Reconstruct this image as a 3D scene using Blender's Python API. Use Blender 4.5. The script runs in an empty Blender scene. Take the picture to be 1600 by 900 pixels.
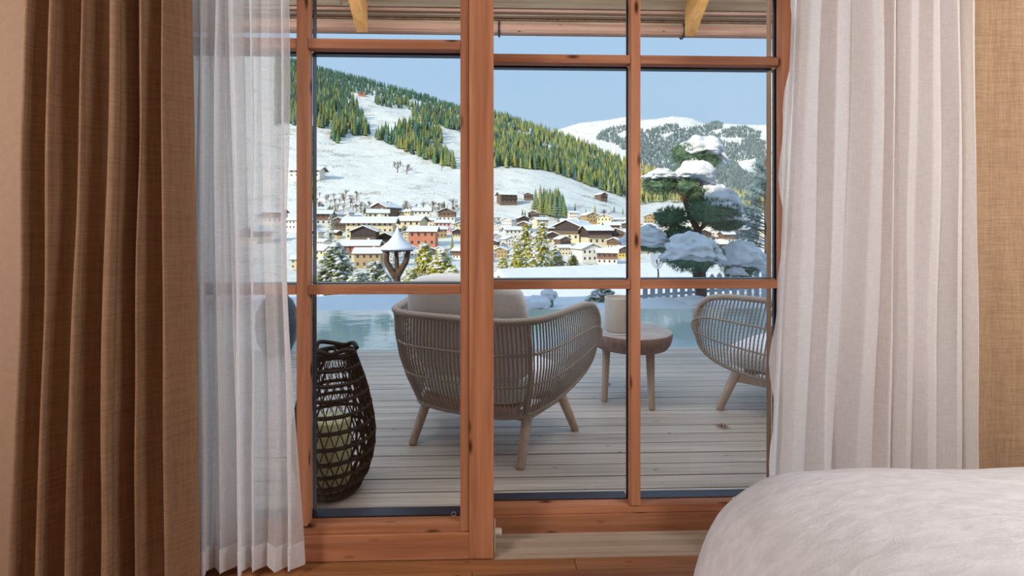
import bpy, bmesh, math, random
from mathutils import Vector, Matrix, noise

# ------------------------------------------------------------------ camera, sky, sun, added fill lights, exposure
sc = bpy.context.scene
col = sc.collection
FPX, HC, Y0 = 711.0, 1.25, 355.0          # focal length in pixels (16 mm), eye height, horizon row
TH = math.radians(1.6)                    # the camera looks a little to the right of the door's normal
FW = Vector((math.sin(TH), math.cos(TH), 0)); RT = Vector((math.cos(TH), -math.sin(TH), 0))
CAMP = Vector((0, 0, HC))

cam = bpy.data.cameras.new('camera'); camo = bpy.data.objects.new('camera', cam); col.objects.link(camo)
camo.location = CAMP; camo.rotation_euler = (math.pi / 2, 0, -TH)
cam.sensor_width = 36; cam.lens = FPX / 1600 * 36; cam.shift_y = -(450 - Y0) / 1600
cam.clip_start = 0.05; cam.clip_end = 20000
sc.camera = camo

w = bpy.data.worlds.new('sky'); sc.world = w; w.use_nodes = True
nt = w.node_tree; nt.nodes.clear()
tc = nt.nodes.new('ShaderNodeTexCoord'); sx = nt.nodes.new('ShaderNodeSeparateXYZ')
rp = nt.nodes.new('ShaderNodeValToRGB'); bg = nt.nodes.new('ShaderNodeBackground'); ow = nt.nodes.new('ShaderNodeOutputWorld')
nt.links.new(tc.outputs['Generated'], sx.inputs[0]); nt.links.new(sx.outputs['Z'], rp.inputs[0])
nt.links.new(rp.outputs[0], bg.inputs[0]); nt.links.new(bg.outputs[0], ow.inputs[0])
rp.color_ramp.elements[0].position = 0.0; rp.color_ramp.elements[0].color = (0.47, 0.62, 0.79, 1)
rp.color_ramp.elements[1].position = 1.0; rp.color_ramp.elements[1].color = (0.38, 0.57, 0.82, 1)
e = rp.color_ramp.elements.new(0.30); e.color = (0.40, 0.58, 0.80, 1)
bg.inputs[1].default_value = 1.0

sun = bpy.data.lights.new('sun', 'SUN'); suno = bpy.data.objects.new('sun', sun); col.objects.link(suno)
sun.energy = 3.5; sun.angle = math.radians(0.6); sun.color = (1.0, 0.90, 0.74)
SUND = Vector((0.62, 0.68, -0.37)).normalized()
suno.rotation_euler = SUND.to_track_quat('-Z', 'Y').to_euler()

def area(name, loc, size, power, colr, target):
    l = bpy.data.lights.new(name, 'AREA'); o = bpy.data.objects.new(name, l); col.objects.link(o)
    l.shape = 'RECTANGLE'; l.size, l.size_y = size; l.energy = power; l.color = colr
    o.location = loc; o.rotation_euler = (Vector(target) - Vector(loc)).to_track_quat('-Z', 'Y').to_euler()
    return o
area('room_fill_light', (-2.80, -0.3, 2.1), (0.7, 0.7), 54, (1.0, 0.975, 0.96), (0.0, 1.2, 0.8))  # added fill light out of view, brightens the room
area('room_fill_light', (2.95, 0.0, 2.2), (0.7, 0.7), 54, (0.98, 0.985, 1.0), (0.0, 1.2, 0.8))  # second unseen fill light, added on the opposite side
area('deck_fill_light', (0.0, 2.45, 2.75), (5.0, 0.12), 46, (1.0, 0.95, 0.91), (0.0, 3.3, 0.0))  # added strip under the eave to brighten the deck, no fitting there

vs = sc.view_settings
vs.view_transform = 'Standard'; vs.look = 'None'; vs.gamma = 1.0; vs.exposure = 0.15
try: vs.use_curve_mapping = False
except Exception: pass
sc.cycles.transparent_max_bounces = 32

# ------------------------------------------------------------------ helpers
def ray(px, py):
    return FW + RT * ((px - 800) / FPX) + Vector((0, 0, 1)) * ((Y0 - py) / FPX)
def onY(px, py, Y):                       # point of the pixel's ray on the plane y = Y
    r = ray(px, py); return CAMP + r * (Y / r.y)
def onZ(px, py, Z):                       # point of the ray on the level z = Z
    r = ray(px, py); return CAMP + r * ((Z - HC) / r.z)
def atD(px, py, D):                       # point of the ray at depth D
    return CAMP + ray(px, py) * D
def cw(xc, d, z=0.0):                     # camera-ground coordinates to world
    v = RT * xc + FW * d; return Vector((v.x, v.y, z))

def s2l(c):
    return tuple(((x / 255) / 12.92 if x / 255 <= 0.04045 else ((x / 255 + 0.055) / 1.055) ** 2.4) for x in c) + (1,)

def smooth(t): t = max(0, min(1, t)); return t * t * (3 - 2 * t)
def lerp(a, b, t): return a + (b - a) * t
def pw(x, pts):
    if x <= pts[0][0]: return pts[0][1]
    for (x0, y0), (x1, y1) in zip(pts, pts[1:]):
        if x <= x1: return y0 + (y1 - y0) * (x - x0) / (x1 - x0)
    return pts[-1][1]

class MB:
    def __init__(s): s.v = []; s.f = []
    def add(s, vs, fs):
        o = len(s.v); s.v += [tuple(v) for v in vs]; s.f += [tuple(i + o for i in f) for f in fs]; return s
    def box(s, x0, x1, y0, y1, z0, z1, M=None):
        vs = [Vector((x, y, z)) for z in (z0, z1) for y in (y0, y1) for x in (x0, x1)]
        if M is not None: vs = [M @ v for v in vs]
        return s.add(vs, [(0, 2, 3, 1), (4, 5, 7, 6), (0, 1, 5, 4), (2, 6, 7, 3), (0, 4, 6, 2), (1, 3, 7, 5)])
    def tube(s, pts, rad, n=6, cap=True, closed=False, flat=1.0):
        pts = [Vector(p) for p in pts]; m = len(pts)
        if not hasattr(rad, '__len__'): rad = [rad] * m
        o = len(s.v); up = None
        for i, p in enumerate(pts):
            if closed: t = pts[(i + 1) % m] - pts[i - 1]
            else: t = pts[min(i + 1, m - 1)] - pts[max(i - 1, 0)]
            t.normalize()
            if up is None:
                up = Vector((0, 0, 1)) if abs(t.z) < 0.9 else Vector((1, 0, 0))
            a = t.cross(up)
            if a.length < 1e-5: a = t.orthogonal()
            a.normalize(); b = a.cross(t).normalized(); up = b
            for k in range(n):
                an = 2 * math.pi * k / n
                s.v.append(tuple(p + a * math.cos(an) * rad[i] + b * math.sin(an) * rad[i] * flat))
        for i in range(m if closed else m - 1):
            j = (i + 1) % m
            for k in range(n):
                s.f.append((o + i * n + k, o + i * n + (k + 1) % n, o + j * n + (k + 1) % n, o + j * n + k))
        if cap and not closed:
            s.f.append(tuple(o + k for k in reversed(range(n)))); s.f.append(tuple(o + (m - 1) * n + k for k in range(n)))
        return s
    def lathe(s, prof, n=24, cx=0, cy=0, cap=True):
        o = len(s.v)
        for r, z in prof:
            for k in range(n):
                a = 2 * math.pi * k / n; s.v.append((cx + r * math.cos(a), cy + r * math.sin(a), z))
        for i in range(len(prof) - 1):
            for k in range(n):
                s.f.append((o + i * n + k, o + i * n + (k + 1) % n, o + (i + 1) * n + (k + 1) % n, o + (i + 1) * n + k))
        if cap:
            s.f.append(tuple(o + k for k in reversed(range(n)))); s.f.append(tuple(o + (len(prof) - 1) * n + k for k in range(n)))
        return s
    def grid(s, fn, nu, nv):
        o = len(s.v)
        for j in range(nv + 1):
            for i in range(nu + 1): s.v.append(tuple(fn(i / nu, j / nv)))
        for j in range(nv):
            for i in range(nu):
                a = o + j * (nu + 1) + i; s.f.append((a, a + 1, a + nu + 2, a + nu + 1))
        return s
    def blob(s, c, r, amp=0.15, seed=0, nu=20, nv=12, fn=None, freq=1.5):
        c = Vector(c); o = len(s.v); sd = Vector((seed * 7.3, seed * 3.1, seed * 1.7))
        for j in range(nv + 1):
            ph = math.pi * j / nv - math.pi / 2
            for i in range(nu):
                th = 2 * math.pi * i / nu
                d = Vector((math.cos(ph) * math.cos(th), math.cos(ph) * math.sin(th), math.sin(ph)))
                k = 1 + amp * noise.noise(d * freq + sd) + amp * 0.4 * noise.noise(d * freq * 2.7 + sd)
                p = Vector((d.x * r[0] * k, d.y * r[1] * k, d.z * r[2] * k))
                if fn: p = fn(p, d)
                s.v.append(tuple(c + p))
        for j in range(nv):
            for i in range(nu):
                s.f.append((o + j * nu + i, o + j * nu + (i + 1) % nu, o + (j + 1) * nu + (i + 1) % nu, o + (j + 1) * nu + i))
        return s
    def mesh(s, name, mats, sm=False, idx=None, cols=None):
        me = bpy.data.meshes.new(name); me.from_pydata(s.v, [], s.f); 
        for m in (mats if isinstance(mats, (list, tuple)) else [mats]): me.materials.append(m)
        if sm: me.polygons.foreach_set('use_smooth', [True] * len(me.polygons))
        if idx: me.polygons.foreach_set('material_index', idx)
        if cols:
            ca = me.color_attributes.new('tint', 'FLOAT_COLOR', 'POINT')
            ca.data.foreach_set('color', [x for c in cols for x in c])
        me.update(); return me
    def build(s, name, mats, parent=None, sm=False, bevel=0, **k):
        me = s.mesh(name, mats, sm, **k)
        if bevel:
            bm = bmesh.new(); bm.from_mesh(me)
            bmesh.ops.bevel(bm, geom=list(bm.edges), offset=bevel, segments=2, affect='EDGES', profile=0.6, clamp_overlap=True)
            bm.to_mesh(me); bm.free()
        return link(name, me, parent)

def link(name, me, parent=None):
    o = bpy.data.objects.new(name, me); col.objects.link(o)
    if parent is not None: o.parent = parent
    return o
def tag(o, label=None, cat=None, group=None, kind=None):
    if label: o['label'] = label
    if cat: o['category'] = cat
    if group: o['group'] = group
    if kind: o['kind'] = kind
    return o
def empty(name, loc=(0, 0, 0), rz=0, label=None, cat=None, group=None, kind=None):
    o = bpy.data.objects.new(name, None); col.objects.link(o); o.empty_display_size = 0.1
    o.location = loc; o.rotation_euler = (0, 0, rz); return tag(o, label, cat, group, kind)
def copy_tree(o, parent=None):
    c = o.copy(); col.objects.link(c); c.parent = parent
    for ch in list(o.children): copy_tree(ch, c)
    return c

# ------------------------------------------------------------------ materials
class NT:
    def __init__(s, name):
        s.m = bpy.data.materials.new(name); s.m.use_nodes = True; s.t = s.m.node_tree; s.t.nodes.clear()
        s.out = s.n('ShaderNodeOutputMaterial')
    def n(s, t, **k):
        x = s.t.nodes.new(t)
        for a, b in k.items(): setattr(x, a, b)
        return x
    def l(s, a, b): s.t.links.new(a, b)
    def coord(s, scale=(1, 1, 1), rand=False, rot=(0, 0, 0)):
        tc = s.n('ShaderNodeTexCoord'); src = tc.outputs['Object']
        if rand:
            oi = s.n('ShaderNodeObjectInfo'); ml = s.n('ShaderNodeMath', operation='MULTIPLY'); ml.inputs[1].default_value = 37.0
            ad = s.n('ShaderNodeVectorMath', operation='ADD'); s.l(oi.outputs['Random'], ml.inputs[0]); s.l(src, ad.inputs[0]); s.l(ml.outputs[0], ad.inputs[1]); src = ad.outputs[0]
        mp = s.n('ShaderNodeMapping'); mp.inputs['Scale'].default_value = scale; mp.inputs['Rotation'].default_value = rot
        s.l(src, mp.inputs[0]); return mp.outputs[0]
    def noise(s, vec, scale=1, detail=4, rough=0.55, dist=0):
        x = s.n('ShaderNodeTexNoise'); x.inputs['Scale'].default_value = scale; x.inputs['Detail'].default_value = detail
        x.inputs['Roughness'].default_value = rough; x.inputs['Distortion'].default_value = dist
        s.l(vec, x.inputs['Vector']); return x.outputs['Fac']
    def ramp(s, fac, stops):
        x = s.n('ShaderNodeValToRGB'); r = x.color_ramp
        while len(r.elements) < len(stops): r.elements.new(0.5)
        for e, (p, c) in zip(r.elements, stops): e.position = p; e.color = c if len(c) == 4 else tuple(c) + (1,)
        s.l(fac, x.inputs[0]); return x.outputs[0]
    def mix(s, fac, a, b, mode='MIX'):
        x = s.n('ShaderNodeMix', data_type='RGBA', blend_type=mode)
        for v, i in ((fac, 0), (a, 6), (b, 7)):
            if hasattr(v, 'links') or hasattr(v, 'is_linked'): s.l(v, x.inputs[i])
            else: x.inputs[i].default_value = v
        return x.outputs[2]
    def bump(s, h, strength=0.3, dist=0.01):
        x = s.n('ShaderNodeBump'); x.inputs['Strength'].default_value = strength; x.inputs['Distance'].default_value = dist
        s.l(h, x.inputs['Height']); return x.outputs[0]
    def pbr(s, colr, rough=0.6, bump=None, spec=0.4, metal=0, **k):
        b = s.n('ShaderNodeBsdfPrincipled')
        if isinstance(colr, tuple): b.inputs['Base Color'].default_value = colr
        else: s.l(colr, b.inputs['Base Color'])
        if isinstance(rough, (int, float)): b.inputs['Roughness'].default_value = rough
        else: s.l(rough, b.inputs['Roughness'])
        b.inputs['Specular IOR Level'].default_value = spec; b.inputs['Metallic'].default_value = metal
        if bump is not None: s.l(bump, b.inputs['Normal'])
        return b
    def done(s, b): s.l(b.outputs[0], s.out.inputs[0]); return s.m

def plain(name, rgb, rough=0.6, var=0.12, scale=8, bump=0.1, spec=0.4, metal=0, rand=True, bd=0.01):
    t = NT(name); c = s2l(rgb); v = t.coord(rand=rand); f = t.noise(v, scale)
    d = tuple(x * (1 - var) for x in c[:3]) + (1,); u = tuple(min(1, x * (1 + var)) for x in c[:3]) + (1,)
    cc = t.ramp(f, [(0.3, d), (0.7, u)])
    return t.done(t.pbr(cc, rough, t.bump(f, bump, bd), spec, metal))

def wood(name, dark, light, axis='z', rough=0.5, knots=0.12, sc_=1.0, spec=0.35, objvar=0.12, knotc=(60, 25, 12), bump=0.15, rings=26):
    t = NT(name); a, b = 1.1 * sc_, rings * sc_
    scl = {'x': (a, b, b), 'y': (b, a, b), 'z': (b, b, a)}[axis]
    v = t.coord(scl, True); f = t.noise(v, 1.0, 5, 0.62, 0.6)
    cc = t.ramp(f, [(0.28, s2l(dark)), (0.5, tuple((x + y) / 2 for x, y in zip(s2l(dark), s2l(light)))), (0.72, s2l(light))])
    a2, b2 = 4.5 * sc_, 15 * sc_
    v2 = t.coord({'x': (a2, b2, b2), 'y': (b2, a2, b2), 'z': (b2, b2, a2)}[axis], True)
    if knots:
        vo = t.n('ShaderNodeTexVoronoi'); t.l(v2, vo.inputs['Vector']); vo.inputs['Scale'].default_value = 1.0
        kf = t.ramp(vo.outputs['Distance'], [(knots * 0.55, (1, 1, 1, 1)), (knots * 1.5, (0, 0, 0, 1))])
        cc = t.mix(kf, cc, s2l(knotc))
    oi = t.n('ShaderNodeObjectInfo'); mr = t.n('ShaderNodeMapRange'); t.l(oi.outputs['Random'], mr.inputs[0])
    mr.inputs[3].default_value = 1 - objvar; mr.inputs[4].default_value = 1 + objvar
    hs = t.n('ShaderNodeHueSaturation'); t.l(cc, hs.inputs['Color']); t.l(mr.outputs[0], hs.inputs['Value'])
    return t.done(t.pbr(hs.outputs[0], rough, t.bump(f, bump, 0.004), spec))

def linen(name, dark, light, trans=0.15, rough=0.9, thread=520):
    t = NT(name)
    fx = t.noise(t.coord((thread, thread, 20)), 1, 2); fz = t.noise(t.coord((20, 20, thread)), 1, 2)
    ad = t.n('ShaderNodeMath', operation='ADD'); t.l(fx, ad.inputs[0]); t.l(fz, ad.inputs[1])
    sl = t.noise(t.coord((120, 120, 5)), 1, 3); sl2 = t.noise(t.coord((5, 5, 140)), 1, 3)
    a2 = t.n('ShaderNodeMath', operation='ADD'); t.l(sl, a2.inputs[0]); t.l(sl2, a2.inputs[1])
    a3 = t.n('ShaderNodeMath', operation='ADD'); t.l(ad.outputs[0], a3.inputs[0]); t.l(a2.outputs[0], a3.inputs[1])
    dv = t.n('ShaderNodeMath', operation='MULTIPLY'); t.l(a3.outputs[0], dv.inputs[0]); dv.inputs[1].default_value = 0.25
    cc = t.ramp(dv.outputs[0], [(0.36, s2l(dark)), (0.64, s2l(light))])
    b = t.pbr(cc, rough, t.bump(dv.outputs[0], 0.25, 0.003), 0.15)
    tr = t.n('ShaderNodeBsdfTranslucent'); t.l(cc, tr.inputs[0])
    mx = t.n('ShaderNodeMixShader'); mx.inputs[0].default_value = trans; t.l(b.outputs[0], mx.inputs[1]); t.l(tr.outputs[0], mx.inputs[2])
    return t.done(mx)

def sheer(name, rgb, clear=0.35, trans=0.55):
    t = NT(name)
    fx = t.noise(t.coord((420, 420, 30)), 1, 1); fz = t.noise(t.coord((30, 30, 420)), 1, 1)
    ad = t.n('ShaderNodeMath', operation='ADD'); t.l(fx, ad.inputs[0]); t.l(fz, ad.inputs[1])
    mr = t.n('ShaderNodeMapRange'); t.l(ad.outputs[0], mr.inputs[0]); mr.inputs[1].default_value = 0.7; mr.inputs[2].default_value = 1.3
    mr.inputs[3].default_value = clear - 0.06; mr.inputs[4].default_value = clear + 0.06
    d = t.n('ShaderNodeBsdfDiffuse'); d.inputs[0].default_value = s2l(rgb)
    tr = t.n('ShaderNodeBsdfTranslucent'); tr.inputs[0].default_value = s2l(rgb)
    m1 = t.n('ShaderNodeMixShader'); m1.inputs[0].default_value = trans; t.l(d.outputs[0], m1.inputs[1]); t.l(tr.outputs[0], m1.inputs[2])
    tp = t.n('ShaderNodeBsdfTransparent'); m2 = t.n('ShaderNodeMixShader')
    t.l(mr.outputs[0], m2.inputs[0]); t.l(m1.outputs[0], m2.inputs[1]); t.l(tp.outputs[0], m2.inputs[2])
    return t.done(m2)

def snowmat(name, rgb=(238, 240, 246), scale=6, bump=0.35, dist=0.03, detail=4):
    t = NT(name); v = t.coord(); f = t.noise(v, scale, detail); 
    c = s2l(rgb); cc = t.ramp(f, [(0.3, tuple(x * 0.95 for x in c[:3]) + (1,)), (0.7, c)])
    return t.done(t.pbr(cc, 0.65, t.bump(f, bump, dist), 0.25))

def hillmat(name, rgb):
    t = NT(name); v = t.coord(); f = t.noise(v, .05, 6); c = s2l(rgb)
    cc = t.ramp(f, [(0.3, tuple(x * .95 for x in c[:3]) + (1,)), (0.7, c)])
    g1 = t.noise(t.coord((1, 1, 2.5)), .03, 3); g2 = t.noise(v, .55, 3)
    ml = t.n('ShaderNodeMath', operation='MULTIPLY'); t.l(g1, ml.inputs[0]); t.l(g2, ml.inputs[1])
    k = t.ramp(ml.outputs[0], [(0.315, (0, 0, 0, 1)), (0.37, (1, 1, 1, 1))])
    cc = t.mix(k, cc, s2l((150, 140, 118)))
    return t.done(t.pbr(cc, .7, t.bump(f, .7, 4.0), .2))

def spruce_mat(name, snowy=0.3, frost=(222, 226, 232)):
    # tint per tree (forest) or per object; snow lies on the upward sides
    t = NT(name); at = t.n('ShaderNodeAttribute', attribute_name='tint'); oi = t.n('ShaderNodeObjectInfo')
    f = t.noise(t.coord((1, 1, 1)), 0.9, 3)
    rr = t.ramp(oi.outputs['Random'], [(0.0, s2l((78, 108, 84))), (0.35, s2l((118, 134, 84))), (0.7, s2l((150, 146, 84))), (1.0, s2l((94, 124, 112)))])
    base = t.mix(at.outputs['Alpha'], rr, at.outputs['Color'])
    base = t.mix(f, base, (1, 1, 1, 1), 'MULTIPLY') if False else base
    g = t.n('ShaderNodeNewGeometry'); sp = t.n('ShaderNodeSeparateXYZ'); t.l(g.outputs['Normal'], sp.inputs[0])
    ad = t.n('ShaderNodeMath', operation='MULTIPLY'); t.l(f, ad.inputs[0]); t.l(sp.outputs['Z'], ad.inputs[1])
    sn = t.ramp(ad.outputs[0], [(0.42 - snowy * 0.5, (0, 0, 0, 1)), (0.5 - snowy * 0.3, (1, 1, 1, 1))])
    cc = t.mix(sn, base, s2l(frost))
    return t.done(t.pbr(cc, 0.85, None, 0.1))

M = {}
M['door'] = wood('spruce_door_wood', (150, 94, 64), (198, 138, 102), 'z')
M['doorx'] = wood('spruce_rail_wood', (150, 94, 64), (198, 138, 102), 'x')
M['gasket'] = plain('dark_aluminium', (34, 40, 58), 0.35, 0.1, spec=0.6)
M['cream_alu'] = plain('champagne_aluminium', (176, 158, 140), 0.4, 0.05, spec=0.5)
M['plastic'] = plain('ivory_plastic', (206, 196, 182), 0.4, 0.04)
M['plaster'] = plain('plaster_wall', (164, 134, 112), 0.9, 0.05, 40, 0.25)
M['ceiling'] = plain('ceiling_paint', (226, 216, 204), 0.9, 0.03, 20, 0.1)
M['oak'] = wood('oak_floor_wood', (122, 76, 44), (176, 122, 82), 'x', 0.45, 0.06)
M['deck'] = wood('weathered_deck_wood', (160, 146, 136), (216, 204, 194), 'x', 0.5, 0.06, 1.0, 0.5, 0.12, (92, 74, 64), 0.35, 40)
M['soffit'] = wood('weathered_soffit_wood', (140, 124, 106), (196, 182, 160), 'x', 0.8, 0.0)
M['beam_gold'] = wood('reflection_gold', (190, 138, 78), (226, 178, 116), 'y', 0.6, 0.05)  # golden reflection tone put into the colour of the eave beams
M['gutter'] = wood('brown_gutter', (150, 114, 100), (198, 164, 148), 'x', 0.6, 0.05)
M['iron'] = plain('black_iron', (42, 42, 46), 0.5, 0.1)
M['drip'] = plain('pale_metal', (206, 208, 214), 0.35, 0.05, spec=0.6)
M['post'] = wood('weathered_post_wood', (118, 84, 60), (172, 138, 110), 'z', 0.75, 0.07)
M['drape'] = linen('brown_linen', (126, 96, 72), (164, 130, 102), 0.10)
M['panel_linen'] = linen('tan_linen', (142, 112, 86), (182, 150, 118), 0.06, .9, 260)
M['sheer'] = sheer('white_voile', (246, 246, 248), 0.30, 0.6)
M['sheer2'] = sheer('dense_white_voile', (250, 249, 249), 0.13, 0.5)
M['hem'] = sheer('white_voile_hem', (244, 244, 246), 0.10, 0.5)
M['blanket'] = None
M['mattress'] = plain('mattress_white', (226, 222, 218), 0.9, 0.03)
M['bedwood'] = wood('bed_wood', (120, 82, 52), (168, 124, 86), 'x')
M['snow'] = snowmat('fresh_snow')
M['snow_far'] = hillmat('hillside_snow', (243, 240, 232))
M['snow_garden'] = snowmat('garden_snow', (236, 238, 244), 3, 0.5, 0.05)
M['snow_roof'] = snowmat('roof_snow', (242, 242, 244), 0.8, 0.3, 0.2)
M['spruce'] = spruce_mat('spruce_foliage', 0.24)
M['spruce_far'] = spruce_mat('hazed_spruce', 0.10)  # far trees, aerial haze painted into their tints
M['bark'] = plain('bark', (92, 70, 56), 0.9, 0.3, 12, 0.6)
M['twig'] = plain('bare_twig', (122, 104, 90), 0.9, 0.2)
M['rope'] = None

def rope_mat(name, rgb, freq=230, bump=0.5):
    t = NT(name); c = s2l(rgb)
    wv = t.n('ShaderNodeTexWave', wave_type='BANDS', bands_direction='DIAGONAL'); t.l(t.coord(), wv.inputs['Vector'])
    wv.inputs['Scale'].default_value = freq / 6.28; wv.inputs['Distortion'].default_value = 0.6
    cc = t.ramp(wv.outputs['Fac'], [(0.0, tuple(x * 0.62 for x in c[:3]) + (1,)), (0.6, c)])
    return t.done(t.pbr(cc, 0.75, t.bump(wv.outputs['Fac'], bump, 0.003), 0.3))
M['rope'] = rope_mat('taupe_rope', (182, 170, 163))
M['teak'] = wood('grey_teak', (176, 152, 136), (212, 190, 174), 'z', 0.6, 0.0, 1.5)
M['cushion'] = linen('pale_grey_canvas', (226, 227, 231), (244, 245, 248), 0.0, 0.9, 700)
M['wicker'] = rope_mat('black_wicker', (46, 42, 44), 160, 0.4)
M['candle'] = plain('cream_wax', (226, 224, 178), 0.5, 0.03)

t = NT('blanket_wool'); v = t.coord((1, 1, 1)); f1 = t.noise(t.coord((14, 42, 20), rot=(0, 0, 0.5)), 1, 5, 0.6, 0.5); f2 = t.noise(v, 180, 2)
a = t.n('ShaderNodeMath', operation='MULTIPLY_ADD'); t.l(f2, a.inputs[0]); a.inputs[1].default_value = 0.25; t.l(f1, a.inputs[2])
cc = t.ramp(f1, [(0.3, s2l((216, 214, 216))), (0.7, s2l((236, 235, 238)))])
M['blanket'] = t.done(t.pbr(cc, 0.95, t.bump(a.outputs[0], 0.4, 0.012), 0.1))

t = NT('pane_glass')
fr = t.n('ShaderNodeFresnel'); fr.inputs[0].default_value = 1.35
tp = t.n('ShaderNodeBsdfTransparent'); tp.inputs[0].default_value = (0.97, 0.985, 0.98, 1)
gl = t.n('ShaderNodeBsdfGlossy'); gl.inputs['Roughness'].default_value = 0.0
mx = t.n('ShaderNodeMixShader'); t.l(fr.outputs[0], mx.inputs[0]); t.l(tp.outputs[0], mx.inputs[1]); t.l(gl.outputs[0], mx.inputs[2])
M['glass'] = t.done(mx)

t = NT('pool_water'); f1 = t.noise(t.coord((1.2, 3.0, 1)), 1.6, 3); f2 = t.noise(t.coord((1, 2, 1)), 9, 2)
a = t.n('ShaderNodeMath', operation='MULTIPLY_ADD'); t.l(f2, a.inputs[0]); a.inputs[1].default_value = 0.15; t.l(f1, a.inputs[2])
M['water'] = t.done(t.pbr(s2l((176, 194, 194)), 0.03, t.bump(a.outputs[0], 0.10, 0.02), 0.5))

# ------------------------------------------------------------------ the house: room shell, outer block, roof
YL, YR = 1.71, 1.86                        # front faces of the two door panels
DZ = -0.065                                # deck level
RX0, RX1, RY0, RYW, RZ1 = -3.0, 3.2, -3.4, 1.66, 2.5
def S(o): return tag(o, kind='structure')
def plankfloor():
    fl = S(MB().box(RX0, RX1, RY0, 2.0, -0.2, -0.012).build('floor', M['oak']))
    y = 1.95 ; r = random.Random(4); pw_ = 0.19
    rows = []
    yy = 1.845
    while yy > RY0:
        y0 = max(RY0, yy - pw_)
        cuts = [RX0]; 
        first = (onZ(900, 885, 0).x if abs(yy - 1.845) < 1e-6 else RX0 + r.uniform(0.3, 2.0))
        x = first
        while x - 2.2 > RX0: x -= 2.2
        while x < RX1 - 0.2: cuts.append(x); x += 2.2
        cuts.append(RX1)
        for a, b in zip(cuts, cuts[1:]):
            if b - a > 0.02: MB().box(a + 0.0012, b - 0.0012, y0 + 0.0008, yy - 0.0008, -0.012, 0).build('floor_plank', M['oak'], fl)
        yy = y0
plankfloor()
XO0, XO1, ZO = -1.62, 1.42, 2.36           # door opening
wf = MB().box(RX0 - .3, XO0, RYW, 2.0, -.2, RZ1).box(XO1, RX1 + .3, RYW, 2.0, -.2, RZ1).box(XO0, XO1, RYW, 2.0, ZO, RZ1)
S(wf.build('wall_front', M['plaster']))
S(MB().box(RX0 - .3, RX0, RY0 - .3, RYW, -.2, RZ1).build('wall_left', M['plaster']))
S(MB().box(RX1, RX1 + .3, RY0 - .3, RYW, -.2, RZ1).build('wall_right', M['plaster']))
S(MB().box(RX0, RX1, RY0 - .3, RY0, -.2, RZ1).build('wall_back', M['plaster']))
S(MB().box(RX0 - .3, RX1 + .3, RY0 - .3, 2.0, RZ1, RZ1 + .3).build('ceiling', M['ceiling']))
# the rest of the house around and above the room, with its big roof
hb = MB().box(-16, RX0 - .3, -12, 2.0, -3, 4.2).box(RX1 + .3, 15, -12, 2.0, -3, 4.2).box(RX0 - .3, RX1 + .3, -12, 2.0, RZ1 + .3, 4.2).box(RX0 - .3, RX1 + .3, -12, RY0 - .3, -3, 4.2)
S(hb.build('house_wall', M['soffit']))
S(MB().add([(x, y, z) for x in (-16, 15) for (y, z) in ((2.0, 4.2), (-5, 9.6), (-12, 4.2))], [(0, 1, 2), (3, 5, 4), (0, 3, 4, 1), (1, 4, 5, 2), (0, 2, 5, 3)]).build('house_gable', M['soffit']))
EY, EZ, RS = 3.06, 2.725, 0.69              # eave line (y, underside height) and roof pitch, set for the shade the unseen ridge casts
def roofz(y): return EZ + (EY - y) * RS
roof = empty('house_roof', kind='structure')
MB().add([(x, y, roofz(y) + dz) for x in (-17, 16) for dz in (.05, .22) for y in (EY, -5)],
         [(0, 1, 3, 2), (4, 6, 7, 5), (0, 2, 6, 4), (1, 5, 7, 3), (0, 4, 5, 1), (2, 3, 7, 6)]).build('roof_slab', M['soffit'], roof)
MB().add([(x, y, roofz(-5) - (-5 - y) * RS + dz) for x in (-17, 16) for dz in (.05, .22) for y in (-5, -14)],
         [(0, 1, 3, 2), (4, 6, 7, 5), (0, 2, 6, 4), (1, 5, 7, 3), (0, 4, 5, 1), (2, 3, 7, 6)]).build('roof_slab', M['soffit'], roof)
for i in range(9):                       # soffit boards
    y1 = EY - i * 0.145; y0 = y1 - 0.139; dd = 0.012 * (i % 2)
    for xa, xb in ((-7, -1.05 + .3 * (i % 3)), (-1.045 + .3 * (i % 3), 7)):
        MB().add([(x, y, roofz(y) + dz - dd) for x in (xa, xb) for dz in (.0, .05) for y in (y0, y1)],
             [(0, 1, 3, 2), (4, 6, 7, 5), (0, 2, 6, 4), (1, 5, 7, 3), (0, 4, 5, 1), (2, 3, 7, 6)]).build('soffit_board', M['soffit'], roof)
def eave_strip(name, py0, py1, Y, th, m):
    z1, z0 = onY(800, py0, Y).z, onY(800, py1, Y).z
    MB().box(-9, 9, Y, Y + th, z0, z1).build(name, m, roof)
eave_strip('fascia_strip', 8, 18.6, 3.075, .03, M['gutter'])
eave_strip('fascia_strip', 15, 24.2, 3.11, .03, M['soffit'])
eave_strip('drip_edge', 22, 27, 3.145, .01, M['drip'])
eave_strip('fascia_strip', 20, 31.5, 3.16, .01, M['post'])
eave_strip('fascia_strip', 20, 36.5, 3.175, .012, M['soffit'])
gz = onY(800, 46, 3.20).z; gr = 9.3 / FPX * 3.20
MB().tube([(x, 3.20, gz) for x in (-9, -3, 0, 3, 9)], gr, 14).build('eave_gutter', M['gutter'], roof)
for px in (489, 780, 1066):
    X = onY(px, 46, 3.20).x
    MB().tube([(X, 3.20 + (gr + .006) * math.cos(a), gz + (gr + .006) * math.sin(a)) for a in [math.pi * k / 8 for k in range(5, 18)]], .008, 5).build('gutter_bracket', M['iron'], roof)
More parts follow.
